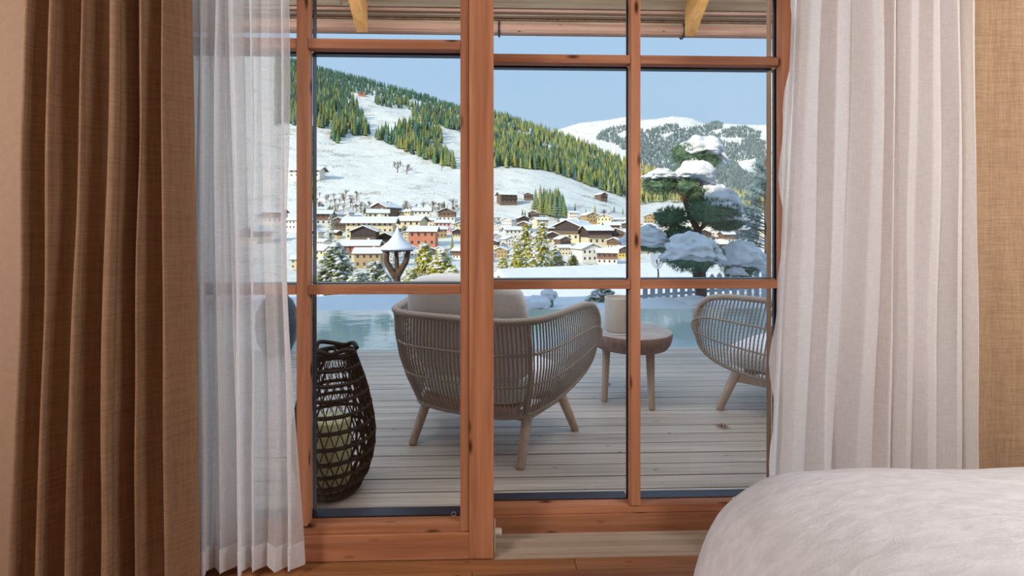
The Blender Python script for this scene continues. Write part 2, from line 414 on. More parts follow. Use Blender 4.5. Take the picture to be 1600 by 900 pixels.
for px in (566, 1078):                    # solid golden beams standing in for beam reflections in the glass
    X = onY(px, 50, 3.05).x; zb = onY(800, 53, 3.05).z
    MB().add([(X + sx * .035, y, z + roofz(y) - roofz(3.05)) for sx in (-1, 1) for y in (2.0, 3.05) for z in (zb, EZ + .02)],
             [(0, 1, 3, 2), (4, 6, 7, 5), (0, 4, 5, 1), (2, 3, 7, 6), (0, 2, 6, 4), (1, 5, 7, 3)]).build('reflection_beam', M['beam_gold'], roof)

# ------------------------------------------------------------------ sliding doors
def rect(dr, name, px0, px1, py0, py1, Y, th, m, ref, dy=0.0, bevel=.0025):
    x0, x1 = onY(px0, 400, Y).x, onY(px1, 400, Y).x; z1, z0 = onY(ref, py0, Y).z, onY(ref, py1, Y).z
    return MB().box(x0, x1, Y + dy, Y + dy + th, z0, z1).build(name, m, dr, bevel=bevel)
TOP = -70
d1 = empty('door_1', kind='structure')
R = 620
rect(d1, 'stile', 733, 771, TOP, 876, YL, .07, M['door'], R)
rect(d1, 'bead', 719, 732.6, TOP, 834, YL, .06, M['door'], R, .006)
rect(d1, 'stile', 176, 214, TOP, 876, YL, .07, M['door'], R)
rect(d1, 'bead', 214.4, 228, TOP, 834, YL, .06, M['door'], R, .006)
rect(d1, 'bottom_rail', 214, 733, 835.5, 876, YL, .07, M['doorx'], R)
rect(d1, 'bead', 228, 719, 820, 835, YL, .06, M['doorx'], R, .008)
rect(d1, 'muntin', 463, 480, TOP, 820, YL, .045, M['door'], R)
for a, b in ((228, 462.6), (480.4, 719)):
    for y0, y1 in ((60.5, 76), (445.5, 460)):
        rect(d1, 'muntin', a, b, y0, y1, YL, .04, M['doorx'], R, .003)
for a, b in ((228, 463), (480, 719)):
    for y0, y1 in ((TOP, 60.5), (76, 445.5), (460, 820)):
        rect(d1, 'glass_pane', a, b, y0, y1, YL, .006, M['glass'], R, .047, 0)
        rect(d1, 'gasket', a, b, y1 - .5, y1 + 8, YL, .05, M['gasket'], R, .054, 0)
        rect(d1, 'gasket', a, b, y0 - 6, y0 + 1.5, YL, .03, M['gasket'], R, .054, 0)
        rect(d1, 'gasket', a - 6, a + .5, y0, y1, YL, .03, M['gasket'], R, .055, 0)
d2 = empty('door_2', kind='structure')
R = 900
rect(d2, 'stile', 728, 771, TOP, 838, YR, .07, M['door'], R)
rect(d2, 'stile', 1222, 1262, TOP, 838, YR, .04, M['door'], R)
rect(d2, 'bottom_rail', 771, 1217, 805, 837, YR, .07, M['doorx'], R)
rect(d2, 'bead', 771, 1217, 792, 804.6, YR, .06, M['doorx'], R, .008)
rect(d2, 'muntin', 986, 1001, TOP, 792, YR, .045, M['door'], R)
for a, b in ((771, 985.8), (1001.2, 1217)):
    for y0, y1 in ((84.5, 98), (438.5, 452)):
        rect(d2, 'muntin', a, b, y0, y1, YR, .04, M['doorx'], R, .003)
for a, b in ((771, 986), (1001, 1217)):
    for y0, y1 in ((TOP, 84.5), (98, 438.5), (452, 792)):
        rect(d2, 'glass_pane', a, b, y0, y1, YR, .006, M['glass'], R, .047, 0)
        rect(d2, 'gasket', a, b, y1 - .5, y1 + 8, YR, .05, M['gasket'], R, .054, 0)
        rect(d2, 'gasket', a, b, y0 - 6, y0 + 1.5, YR, .03, M['gasket'], R, .054, 0)
        rect(d2, 'gasket', *((b - 1, b + 8) if b < 1000 else (1222, 1236)), y0, y1, YR, .012, M['gasket'], R, .055, 0)
# small round maker's etch marks in two pane corners
for px, py, Y, par in ((709, 803, YL, d1), (1195, 768, YR, d2)):
    p = onY(px, py, Y); q = p + ray(px, py) * (.045 / ray(px, py).y)
    MB().tube([(q.x + .008 * math.cos(a), q.y, q.z + .008 * math.sin(a)) for a in [k * math.pi / 8 for k in range(16)]], .0009, 4, closed=True).build('etched_mark', M['drip'], par)
# frame round the opening, threshold track and the weathered board outside
tr1 = empty('trim_1', kind='structure')
MB().box(XO1 - .055, XO1, RYW + .01, 2.02, 0, ZO).build('jamb', M['door'], tr1, bevel=.003)
MB().box(XO0, XO0 + .055, RYW + .01, 2.02, 0, ZO).build('jamb', M['door'], tr1, bevel=.003)
MB().box(XO0 + .055, XO1 - .055, RYW + .01, 2.02, ZO - .06, ZO).build('head', M['doorx'], tr1, bevel=.003)
xa, xb = onY(1197, 400, 2.10).x, onY(1209, 400, 2.10).x
MB().box(xa, xb + .05, 2.03, 2.10, DZ, 3.4).build('outer_post', M['post'], tr1, bevel=.004)
tr2 = empty('trim_2', kind='structure')
fz = 0.0
MB().box(XO0 + .056, XO1 - .056, 1.845, 2.02, -.06, -.004).build('threshold', M['cream_alu'], tr2)
for y0, y1, z in ((1.728, 1.734, .010), (1.768, 1.786, .026), (1.826, 1.836, .012)):
    MB().box(onY(772, 850, 1.75).x, XO1 - .056, y0, y1, .0005, z).build('track_rib', M['cream_alu'], tr2, bevel=.001)
MB().box(onY(772, 850, 1.75).x, XO1 - .056, 1.712, 1.844, -.002, .0022).build('track_plate', M['cream_alu'], tr2)
p = onY(771.5, 845, YL)
rl = empty('roller_guide', (p.x, YL + .02, 0), kind='structure')
MB().box(.001, .006, -.004, .03, .015, .125).build('plate', M['plastic'], rl, bevel=.001)
MB().tube([(.006, .012, .085), (.022, .012, .085), (.03, .012, .085)], [.013, .013, .011], 12).build('buffer', M['plastic'], rl)

# ------------------------------------------------------------------ deck and pool
dk = S(MB().box(-6, 6, 2.02, 4.90, DZ - .3, DZ - .028).build('deck', M['soffit']))
YE = 711 * (HC - DZ) / (545 - Y0) - .0
bw = .1205; n = int((YE - 2.02) / bw) + 1; r = random.Random(3)
for i in range(n):
    y1 = YE - i * bw; y0 = max(2.02, y1 - bw + .007)
    if y1 < 2.04: break
    cuts = [-6, 6] if i % 3 else [-6, (-3.4, 2.6, -2.9)[(i // 3) % 3], 6]
    for a, b in zip(cuts, cuts[1:]):
        o = MB().box(a + .002, b - .002, y0, y1, DZ - .026, DZ - r.uniform(0, .0015)).build('deck_board', M['deck'], dk, bevel=.003)
WZ = -.115; PE = 7.55
pool = empty('swimming_pool', kind='structure')
MB().box(-6.5, 7.0, YE + .02, PE, WZ - .7, WZ).build('water', M['water'], pool)
MB().box(-6.5, 7.0, YE + .002, YE + .03, WZ - .7, DZ - .004).build('coping', M['drip'], pool)
MB().box(-6.5, 7.0, PE, PE + .06, WZ - .8, WZ - .012).build('overflow_edge', M['plaster'], pool)
MB().box(-6.9, -6.5, YE, PE + .06, WZ - .8, DZ).build('coping', M['drip'], pool)
MB().box(7.0, 7.4, YE, PE + .06, WZ - .8, DZ).build('coping', M['drip'], pool)

# ------------------------------------------------------------------ land
def gardz(x, y):
    z = -.26 - .075 * (y - 7.6)
    z += .10 * noise.noise(Vector((x * .45, y * .45, 3))) + .03 * noise.noise(Vector((x * 1.6, y * 1.6, 1)))
    z += .16 * math.exp(-((x + 3.4) / 1.7) ** 2 - ((y - 10.3) / 1.6) ** 2)         # bank left of the chair
    z += .22 * math.exp(-((x - 3.3) / .8) ** 2 - ((y - 9.0) / .6) ** 2)
    if y > 12.6: z -= .62 * (y - 12.6)
    if y < 8.0: z = min(z, WZ - .03) - (8.0 - y) * .1
    return z
S(MB().grid(lambda u, v: ((x := -16 + 34 * u), (y := PE + .06 + 10 * v), gardz(x, y)), 120, 50).build('garden_ground', M['snow_garden'], sm=True))

ROWS = [(16, [(0, 520)]), (28, [(0, 505)]), (60, [(0, 474)]), (130, [(0, 440)]), (200, [(0, 404)]), (270, [(0, 370)]),
        (340, [(400, 336), (720, 340), (900, 350), (1000, 357), (1300, 364)]),
        (430, [(400, 285), (500, 292), (620, 296), (720, 304), (830, 314), (985, 338), (1200, 348)]),
        (600, [(400, 215), (480, 225), (560, 240), (640, 246), (720, 260), (830, 268), (930, 300), (985, 318), (1100, 328), (1300, 338)]),
        (850, [(400, 142), (480, 160), (560, 168), (640, 186), (720, 206), (830, 230), (930, 264), (985, 286), (1100, 306), (1300, 328)]),
        (1200, [(200, 40), (400, 84), (447, 95), (480, 104), (560, 127), (640, 147), (717, 170), (770, 181), (830, 197), (880, 214), (930, 235), (985, 256), (1060, 276), (1120, 292), (1165, 306), (1250, 322), (1400, 334)]),
        (1500, [(200, 90), (480, 150), (720, 210), (985, 290), (1400, 350)])]
ROWD = [r_[0] for r_ in ROWS]
def hill_row(px, D):
    zs = [(d_, (Y0 - pw(px, c_)) * d_ / FPX) for d_, c_ in ROWS]
    z = pw(D, zs)
    k = D * .011
    amp = min(7, D * .010) * (0.25 if D < 350 else 1)
    X = (px - 800) / FPX * D
    z += amp * noise.noise(Vector((X * .009, D * .009, 5.0))) + amp * .35 * noise.noise(Vector((X * .03, D * .03, 9.0)))
    return z
def hill_py(px, D): return Y0 - hill_row(px, D) * FPX / D
def hill_pt(px, D): v = cw((px - 800) / FPX * D, D); v.z = HC + hill_row(px, D); return v
def find_D(px, py, d0=60, d1_=1195):
    D = d0
    while D < d1_:
        if hill_py(px, D) <= py: return D
        D *= 1.01
    return d1_
DS = []
D = 16
while D < 1500: DS.append(D); D *= 1.045
def hg(u, v):
    return hill_pt(-500 + 2600 * u, DS[min(len(DS) - 1, int(round(v * (len(DS) - 1))))])
S(MB().grid(hg, 260, len(DS) - 1).build('hillside_ground', M['snow_far'], sm=True))

FARS = [(500, 240), (700, 222), (800, 214), (870, 203), (905, 192), (950, 187), (985, 181), (1005, 187), (1030, 185), (1050, 181.5), (1080, 184), (1100, 193), (1120, 191.5), (1150, 194), (1195, 195), (1260, 188), (1400, 200), (1700, 230)]
def far_row(px, D):
    t = (D - 1900) / (3600 - 1900)
    zb = (Y0 - 330) * 1900 / FPX; zt = (Y0 - pw(px, FARS)) * 3600 / FPX
    X = (px - 800) / FPX * D
    b = 70 * noise.noise(Vector((X * .0016, D * .0009, 2.0))) + 26 * noise.noise(Vector((X * .005, D * .003, 4.0)))
    if t > 1: return zt - (t - 1) * 900
    return lerp(zb, zt, t ** 1.25) + b * math.sin(math.pi * max(0, min(1, t)))
def far_py(px, D): return Y0 - far_row(px, D) * FPX / D
def far_pt(px, D): v = cw((px - 800) / FPX * D, D); v.z = HC + far_row(px, D); return v
S(MB().grid(lambda u, v: far_pt(400 + 1300 * u, 1900 + 2000 * v), 220, 60).build('mountain_ground', M['snow_far'], sm=True))

# ------------------------------------------------------------------ curtains
def curtain(name, m, Y, top, bot, nf, amp, seed, z0, z1, parent=None, drift=0.02, th=0.0, edgefn=None, cols=220, rows=40, sharp=1.0):
    """top / bot: (left px, right px) measured at the plane Y; nf folds of irregular width"""
    rn = random.Random(seed)
    ws = [rn.uniform(.55, 1.5) for _ in range(nf)]; tot = sum(ws); cum = [0]
    for q in ws: cum.append(cum[-1] + q / tot)
    am = [rn.uniform(.6, 1.25) for _ in range(nf)]
    xt = [onY(p_, 400, Y).x for p_ in top]; xb = [onY(p_, 400, Y).x for p_ in bot]
    def fn(u, v):
        k = 0
        while k < nf - 1 and u > cum[k + 1]: k += 1
        f = (u - cum[k]) / (cum[k + 1] - cum[k])
        s = math.sin(2 * math.pi * f); c = math.sin(math.pi * f) ** 2
        a = amp * am[k] * (0.75 + 0.35 * v + 0.15 * noise.noise(Vector((k * 3.1 + seed, v * 2.0, 0))))
        x = lerp(lerp(xt[0], xt[1], u), lerp(xb[0], xb[1], u), v)
        x += drift * noise.noise(Vector((u * 5 + seed, v * 1.6, 7))) * min(1, 6 * u, 6 * (1 - u)) + .35 * a * math.sin(4 * math.pi * f) * -1 * sharp
        y = Y - a * (c * 2 - 1) + .010 * noise.noise(Vector((u * 9, v * 4, seed)))
        if edgefn: x += edgefn(u, v)
        return (x, y, lerp(z1, z0, v))
    o = MB().grid(fn, cols, rows).build(name, m, parent, sm=True)
    if th:
        md = o.modifiers.new('thickness', 'SOLIDIFY'); md.thickness = th; md.offset = 0
    return o, fn

dr = empty('linen_drape', (0, 0, 0), label='heavy brown linen drape in deep folds beside the white voile', cat='curtain')
curtain('drape_cloth', M['drape'], 1.56, (47, 287), (18, 296), 6, .055, 11, .012, 2.47, dr, .03, .003, cols=260, sharp=1.0)
sl = empty('voile_curtain', label='sheer white voile curtain gathered next to the brown linen drape', cat='curtain')
lf = lambda u, v: (.035 * math.sin(v * 7 + .6) * v if u > .97 else 0) * (u - .97) / .03 + (.02 * smooth((v - .45) * 3)) * u
_, vf = curtain('voile_cloth', M['sheer'], 1.645, (284, 447), (290, 450), 7, .022, 5, .035, 2.47, sl, .03, cols=240, edgefn=lf)
MB().grid(lambda u, v: (lambda p_: (p_[0], p_[1] - .003, p_[2]))(vf(u, .965 + .035 * v)), 240, 4).build('hem', M['hem'], sl, sm=True)
curtain('voile_fold', M['sheer'], 1.668, (282, 374), (288, 392), 5, .018, 15, .035, 2.47, sl, .03, cols=160)
sr = empty('voile_curtain', label='wide sheer white voile curtain hanging behind the bed', cat='curtain')
rf = lambda u, v: (-.012 * math.sin(v * 21) - .008 * math.sin(v * 47)) * max(0, 1 - u / .05)
curtain('voile_cloth', M['sheer2'], 1.600, (1247, 1524), (1196, 1538), 8, .015, 23, .035, 2.47, sr, .03, cols=300, edgefn=rf)
curtain('hem', M['hem'], 1.594, (1248, 1254), (1197, 1206), 1, .004, 3, .035, 2.47, sr, .0, cols=8, rows=40)
d2r = empty('linen_drape', label='tan linen drape hanging almost flat beside the bed', cat='curtain')
curtain('drape_cloth', M['panel_linen'], 1.642, (1490, 1830), (1500, 1830), 4, .005, 31, .012, 2.47, d2r, .01, .003, cols=120, sharp=.3)

# ------------------------------------------------------------------ bed
BX0, BX1, BY0, BY1 = .515, 2.55, -.75, 1.42
def rrect(x0, x1, y0, y1, rad, n=10, m=26):
    pts = []
    for cx, cy, a0 in ((x1 - rad, y1 - rad, 0), (x0 + rad, y1 - rad, 90), (x0 + rad, y0 + rad, 180), (x1 - rad, y0 + rad, 270)):
        for k in range(n + 1):
            a = math.radians(a0 + 90 * k / n); pts.append((cx + rad * math.cos(a), cy + rad * math.sin(a), math.cos(a), math.sin(a)))
    out = []
    for i, p_ in enumerate(pts):
        q_ = pts[(i + 1) % len(pts)]; L = math.hypot(q_[0] - p_[0], q_[1] - p_[1]); k = max(1, int(L / .05))
        for j in range(k):
            t_ = j / k; nx, ny = lerp(p_[2], q_[2], t_), lerp(p_[3], q_[3], t_); l_ = math.hypot(nx, ny) or 1
            out.append((lerp(p_[0], q_[0], t_), lerp(p_[1], q_[1], t_), nx / l_, ny / l_))
    return out
bed = empty('bed', ((BX0 + BX1) / 2, (BY0 + BY1) / 2, 0), label='bed under a soft off-white wool blanket in front of the voile curtain', cat='bed')
bc = Vector(((BX0 + BX1) / 2, (BY0 + BY1) / 2, 0))
hx, hy = (BX1 - BX0) / 2, (BY1 - BY0) / 2
for sx_ in (-1, 1):
    for sy_ in (-1, 1):
        MB().box(sx_ * (hx - .25) - .03, sx_ * (hx - .25) + .03, sy_ * (hy - .25) - .03, sy_ * (hy - .25) + .03, 0, .15).build('leg', M['bedwood'], bed)
MB().box(-hx + .16, hx - .16, -hy + .16, hy - .16, .15, .30).build('bed_base', M['bedwood'], bed, bevel=.01)
MB().box(-hx + .13, hx - .13, -hy + .13, hy - .13, .30, .50).build('mattress', M['mattress'], bed, bevel=.05)
base = rrect(-hx, hx, -hy, hy, .34); nb = len(base); mb = MB()
TOPZ = .642
prof = [(1.0 - .0, 0)]  # (inset, z, fold amount)
prof = [(.95, TOPZ, 0), (.75, TOPZ, 0), (.55, TOPZ - .001, 0), (.46, TOPZ - .004, 0), (.38, TOPZ - .012, 0), (.31, TOPZ - .024, 0), (.25, TOPZ - .04, 0), (.19, TOPZ - .064, 0), (.14, TOPZ - .092, .0), (.10, TOPZ - .124, .05), (.065, TOPZ - .162, .12), (.035, TOPZ - .21, .3), (.015, TOPZ - .27, .6), (.0, TOPZ - .34, .9), (-.012, TOPZ - .41, 1.1), (-.02, TOPZ - .49, 1.3), (-.025, TOPZ - .545, 1.4)]
for ins, z, fo in prof:
    sc_ = lambda c_, h_: c_
    for i, (x, y, nx, ny) in enumerate(base):
        a_ = i / nb * 2 * math.pi
        f_ = fo * (.020 * math.sin(a_ * 21 + 1.2) + .014 * math.sin(a_ * 47 + z * 3))
        if ins > .34:
            k = max(.02, 1 - (ins - .34) / (min(hx, hy) - .34)); xx, yy = (x - nx * .34) * k, (y - ny * .34) * k
        else: xx, yy = x - nx * ins, y - ny * ins
        zz = z + (.012 * noise.noise(Vector((xx * 3, yy * 3, 1))) + .006 * noise.noise(Vector((xx * 9, yy * 9, 4)))) * (1 if z > .2 else 0)
        mb.v.append((xx + nx * f_, yy + ny * f_, zz))
for j in range(len(prof) - 1):
    for i in range(nb):
        mb.f.append((j * nb + i, j * nb + (i + 1) % nb, (j + 1) * nb + (i + 1) % nb, (j + 1) * nb + i))
mb.f.append(tuple(reversed(range(nb))))
bo = mb.build('blanket', M['blanket'], bed, sm=True); md = bo.modifiers.new('sub', 'SUBSURF'); md.levels = md.render_levels = 1

# ------------------------------------------------------------------ rope lounge chairs
def bez(pts, n):                           # smooth resample (Catmull-Rom) of a polyline
    P_ = [Vector(p_) for p_ in pts]; out = []
    for i in range(len(P_) - 1):
        a, b, c, d = P_[max(i - 1, 0)], P_[i], P_[i + 1], P_[min(i + 2, len(P_) - 1)]
        for k in range(n):
            t_ = k / n
            out.append(.5 * ((2 * b) + (c - a) * t_ + (2 * a - 5 * b + 4 * c - d) * t_ ** 2 + (3 * b - a - 3 * c + d) * t_ ** 3))
    out.append(P_[-1]); return out
def arcsample(pts, n):
    L = [0]
    for a, b in zip(pts, pts[1:]): L.append(L[-1] + (b - a).length)
    out = []; j = 0
    for k in range(n):
        s_ = L[-1] * k / (n - 1)
        while j < len(L) - 2 and L[j + 1] < s_: j += 1
        t_ = (s_ - L[j]) / max(1e-9, L[j + 1] - L[j]); out.append(pts[j].lerp(pts[j + 1], t_))
    return out
HRIM = .815
half_rim = [(.615, .40, .60), (.628, .395, .70), (.618, .33, .795), (.60, .22, .83), (.565, .04, .835), (.51, -.18, .825), (.44, -.34, .82), (.30, -.41, .815), (.12, -.42, .815), (0, -.421, .815)]
half_bot = [(.615, .40, .60), (.605, .40, .50), (.575, .36, .41), (.525, .26, .335), (.465, .06, .285), (.41, -.10, .27), (.35, -.23, .27), (.27, -.305, .27), (.14, -.33, .27), (0, -.336, .27)]
def both(h): return [Vector(p_) for p_ in h] + [Vector((-x, y, z)) for x, y, z in reversed(h[:-1])]
def make_chair(label):
    ch = empty('lounge_chair', label=label, cat='chair')
    rim = bez(both(half_rim), 8); bot = bez(both(half_bot), 8)
    MB().tube(arcsample(rim, 110), .021, 10).build('rim', M['rope'], ch, sm=True)
    MB().tube(arcsample(bot, 70), .013, 8).build('lower_ring', M['rope'], ch, sm=True)
    NS = 118; ra, ba = arcsample(rim, NS), arcsample(bot, NS)
    def pt(i, t_):
        a, b = ra[i], ba[i]; p_ = a.lerp(b, t_); o_ = Vector((p_.x, p_.y + .0, 0)); o_.normalize()
        return p_ + o_ * .035 * math.sin(math.pi * t_) 
    for i in range(1, NS - 1):
        MB().tube([pt(i, t_) for t_ in (.0, .25, .5, .75, 1)], .0052, 5, cap=False).build('rope_strand', M['rope'], ch, sm=True)
    for t_ in (.33, .66):
        MB().tube([pt(i, t_) for i in range(0, NS)], .0075, 6).build('cross_band', M['rope'], ch, sm=True)
    for i in (40, NS - 1 - 40):
        MB().tube([pt(i, t_) for t_ in (0, .25, .5, .75, 1)], .014, 8).build('back_post', M['rope'], ch, sm=True)
    feet = [(.352, -.285, .335, -.12), (-.352, -.285, -.335, -.12), (.50, .29, .42, .21), (-.50, .29, -.42, .21)]
    for fx, fy, tx, ty in feet:
        MB().tube([(fx, fy, 0), (fx, fy, .01), (tx, ty, .27)], [.022, .025, .032], 12).build('leg', M['teak'], ch, sm=True)
    def rail(a, b):
        a, b = Vector(a), Vector(b); d = (b - a).normalized(); nrm = Vector((-d.y, d.x, 0)) * .014
        mb = MB(); vs_ = [p_ + q_ + Vector((0, 0, z)) for z in (.205, .262) for p_ in (a, b) for q_ in (nrm, -nrm)]
        mb.add(vs_, [(0, 2, 3, 1), (4, 5, 7, 6), (0, 1, 5, 4), (2, 6, 7, 3), (0, 4, 6, 2), (1, 3, 7, 5)]).build('apron_rail', M['teak'], ch, bevel=.004)
    rail((.33, -.155, 0), (-.33, -.155, 0)); rail((.41, .20, 0), (-.41, .20, 0)); rail((.335, -.15, 0), (.41, .20, 0)); rail((-.335, -.15, 0), (-.41, .20, 0))
    # seat: a tapered deep cushion
    def cushion(name, outline, z0, z1, rad, mtl, tilt=0, base_=(0, 0, 0), puff=.02):
        mb = MB(); n_ = len(outline); c_ = sum((Vector((x, y, 0)) for x, y in outline), Vector()) / n_
        rings = [(.0, .15), (.0, .6), (.03, .9), (.2, 1.0), (.5, 1.0), (.8, .97), (.97, .9), (1, .6), (1, .15)]
        for h_, k in rings:
            for x, y in outline:
                q_ = c_.lerp(Vector((x, y, 0)), k); mb.v.append((q_.x, q_.y, lerp(z0, z1, h_) + (puff * (1 - k) if h_ == 1 else 0)))
        for j in range(len(rings) - 1):
            for i in range(n_): mb.f.append((j * n_ + i, j * n_ + (i + 1) % n_, (j + 1) * n_ + (i + 1) % n_, (j + 1) * n_ + i))
        mb.f.append(tuple(reversed(range(n_)))); mb.f.append(tuple((len(rings) - 1) * n_ + i for i in range(n_)))
        Mx = Matrix.Translation(base_) @ Matrix.Rotation(tilt, 4, 'X'); mb.v = [tuple(Mx @ Vector(v_)) for v_ in mb.v]
        o = mb.build(name, mtl, ch, sm=True); md = o.modifiers.new('sub', 'SUBSURF'); md.levels = md.render_levels = 1; return o
    oc = [(.44, .30), (.42, .1), (.37, -.12), (.30, -.24), (.1, -.285), (-.1, -.285), (-.30, -.24), (-.37, -.12), (-.42, .1), (-.44, .30), (-.25, .33), (0, .34), (.25, .33)]
    cushion('seat_cushion', oc, .29, .46, 0, M['cushion'])
    MB().box(-.29, .29, -.22, .22, .262, .29).build('seat_deck', M['teak'], ch)
    bcush = [(x * .40, y * .09) for x, y in [(math.cos(a) * (abs(math.cos(a)) ** -.5 if abs(math.cos(a)) > .01 else 1), math.sin(a)) for a in [2 * math.pi * k / 24 for k in range(24)]]]
    bcush = [(max(-.42, min(.42, x)), y) for x, y in bcush]
    cushion('back_cushion', bcush, .0, .60, 0, M['cushion'], math.radians(14), (0, -.17, .44), .03)
    return ch
O2 = cw(-.166, 2.88)
chair1 = make_chair('rope lounge chair with its back and pillow turned to the door post')
chair1.location = (O2.x, O2.y, DZ); chair1.rotation_euler.z = math.radians(67 - 1.6 - 90)
chair2 = copy_tree(chair1)
chair2['label'] = 'rope lounge chair half hidden behind the weathered post, past the round table'
foot = onZ(1103, 640, DZ)
rz = math.radians(36); off = Matrix.Rotation(rz, 3, 'Z') @ Vector((-.50, .29, 0))
chair2.location = (foot.x - off.x + .10, foot.y - off.y, DZ); chair2.rotation_euler.z = rz
for o in (chair1, chair2): o['group'] = 'rope lounge chairs on the deck'

# ------------------------------------------------------------------ round table, candle pot, woven lantern, planter, leaves
tp_ = onZ(985, 514, DZ + .543)
tb = empty('side_table', (tp_.x, tp_.y, DZ), label='low round wooden table with a thick drum top', cat='table')
TR = .305
M['tabletop'] = plain('grey_oiled_wood', (176, 166, 162), .5, .15, 14)
M['tableside'] = wood('chiselled_wood', (112, 86, 80), (164, 134, 126), 'z', .7, 0, 2.2, bump=.6)
MB().lathe([(.02, .543), (TR * .88, .543), (TR * .96, .541), (TR * .985, .534)], 48, cap=False).build('table_top', M['tabletop'], tb, sm=True)
MB().lathe([(TR * .985, .534), (TR, .52), (TR * .99, .49), (TR * .95, .45), (TR * .88, .42), (TR * .78, .412), (.02, .412)], 48, cap=False).build('drum_side', M['tableside'], tb, sm=True)
for a in (62, 182, 302):
    c_, s_ = math.cos(math.radians(a)), math.sin(math.radians(a))
    MB().tube([(c_ * .20, s_ * .20, 0), (c_ * .20, s_ * .20, .01), (c_ * .185, s_ * .185, .415)], [.022, .024, .032], 12).build('leg', M['teak'], tb, sm=True)
pp = onZ(966, 519, DZ + .543)
M['ceramic'] = plain('pearl_ceramic', (200, 190, 184), .35, .05, 6, .03, .5)
pot = empty('candle_pot', (pp.x, pp.y, DZ + .543), label='pale pearl candle pot standing on the round table', cat='candle pot')
MB().lathe([(.02, .006), (.090, .006), (.098, .012), (.099, .03), (.099, .255), (.097, .262), (.093, .262), (.091, .255), (.091, .10), (.02, .10)], 40, cap=False).build('vessel', M['ceramic'], pot, sm=True)
MB().lathe([(.02, 0), (.104, 0), (.106, .004), (.104, .0085), (.098, .010)], 40, cap=False).build('base_rim', M['drip'], pot, sm=True)

lb = onZ(522, 764, DZ)
lan = empty('woven_lantern', (lb.x, lb.y, DZ), label='tall black wicker lantern basket holding a cream candle', cat='lantern')
LP_ = [(0, .115), (.03, .13), (.10, .17), (.20, .192), (.28, .195), (.38, .184), (.48, .163), (.58, .135), (.64, .112), (.69, .096)]
def lr(z): return pw(z, LP_)
zs = [.02, .085, .15, .215, .285, .355, .425, .495, .56, .625, .685]
MB().lathe([(.02, 0), (.115, 0), (.118, .02), (.02, .02)], 28, cap=False).build('basket_base', M['wicker'], lan, sm=True)
for z in zs:
    MB().tube([(lr(z) * math.cos(a), lr(z) * math.sin(a), z) for a in [2 * math.pi * k / 40 for k in range(40)]], .0095 if z < .68 else .012, 6, closed=True).build('ring', M['wicker'], lan, sm=True)
NZ = 26
for j in range(len(zs) - 1):
    z0_, z1_ = zs[j], zs[j + 1]
    pts = []
    for k in range(2 * NZ):
        a = 2 * math.pi * k / (2 * NZ) + j * .12; z = z0_ if k % 2 == 0 else z1_
        pts.append((lr(z) * math.cos(a), lr(z) * math.sin(a), z))
    MB().tube(pts, .0078, 5, closed=True).build('zigzag_weave', M['wicker'], lan)
for s_ in (-1, 1):
    pts = [(-.098, s_ * .02, .69), (-.095, s_ * .05, .725), (-.05, s_ * .085, .715), (.02, s_ * .095, .70), (.07, s_ * .075, .715), (.105, s_ * .03, .70)]
    MB().tube(bez(pts, 5), .011, 7).build('rope_handle', M['wicker'], lan, sm=True)
MB().tube([(.02 + .02 * math.cos(a), -.092, .715 + .022 * math.sin(a)) for a in [k * math.pi / 6 for k in range(12)]], .006, 6, closed=True).build('handle_ring', M['wicker'], lan, sm=True)
cd = empty('pillar_candle', (lb.x - .01, lb.y, DZ + .021), label='thick cream pillar candle inside the black wicker lantern', cat='candle')
MB().lathe([(.01, 0), (.085, 0), (.088, .004), (.088, .33), (.08, .338), (.02, .332), (.01, .332)], 28).build('wax', M['candle'], cd, sm=True)
MB().tube([(0, 0, .332), (.002, 0, .345), (.005, 0, .352)], .002, 5).build('wick', M['iron'], cd)

q = onZ(433, 553, DZ)
M['glaze'] = plain('dark_blue_glaze', (30, 38, 52), .25, .4, 18, .2, .6)
jar = empty('garden_jar', (q.x, q.y, DZ), label='dark blue glazed jar standing near the pool edge, half behind the voile', cat='jar')
MB().lathe([(.02, 0), (.10, 0), (.13, .02), (.185, .14), (.205, .30), (.195, .44), (.15, .55), (.11, .59), (.105, .61), (.125, .63), (.11, .635), (.09, .60), (.02, .58)], 36, cap=False).build('jar_body', M['glaze'], jar, sm=True)
MB().lathe([(.126, .628), (.132, .635), (.126, .642), (.118, .635), (.126, .628)], 36, cap=False).build('jar_lip', M['glaze'], jar, sm=True)

M['leaf'] = plain('dry_oak_leaf', (150, 82, 48), .7, .25, 60)
def oak_leaf(px, py, s_, rz, label):
    p_ = onZ(px, py, DZ); rn = random.Random(int(px))
    out = []
    for k in range(29):
        t_ = k / 28; wdt = .34 * math.sin(math.pi * min(1, t_ * 1.02)) ** .7 * (1 + .42 * math.sin(t_ * 26))
        out.append((t_, wdt))
    mb = MB()
    for t_, wd in out:
        for sg in (-1, 0, 1):
            mb.v.append(((t_ - .5) * s_ * 2, sg * wd * s_, .004 + s_ * (.55 * (sg * wd) ** 2 * 3 + .25 * abs(t_ - .5) ** 1.5) + .004 * rn.random()))
    for i in range(28):
        for c_ in (0, 1): a = i * 3 + c_; mb.f.append((a, a + 1, a + 4, a + 3))
    e_ = empty('oak_leaf', (p_.x, p_.y, DZ), rz, label, 'leaf')
    o = mb.build('blade', M['leaf'], e_, sm=True); md = o.modifiers.new('t', 'SOLIDIFY'); md.thickness = .0012
    MB().tube([(-s_, 0, .006), (-s_ * 1.35, .008, .010)], .0013, 4).build('stalk', M['leaf'], e_)
oak_leaf(951, 602, .028, .4, 'small dry brown oak leaf on the deck between chair and table')
oak_leaf(1128, 668, .042, 2.6, 'curled dry oak leaf on the deck in front of the chair by the weathered post')

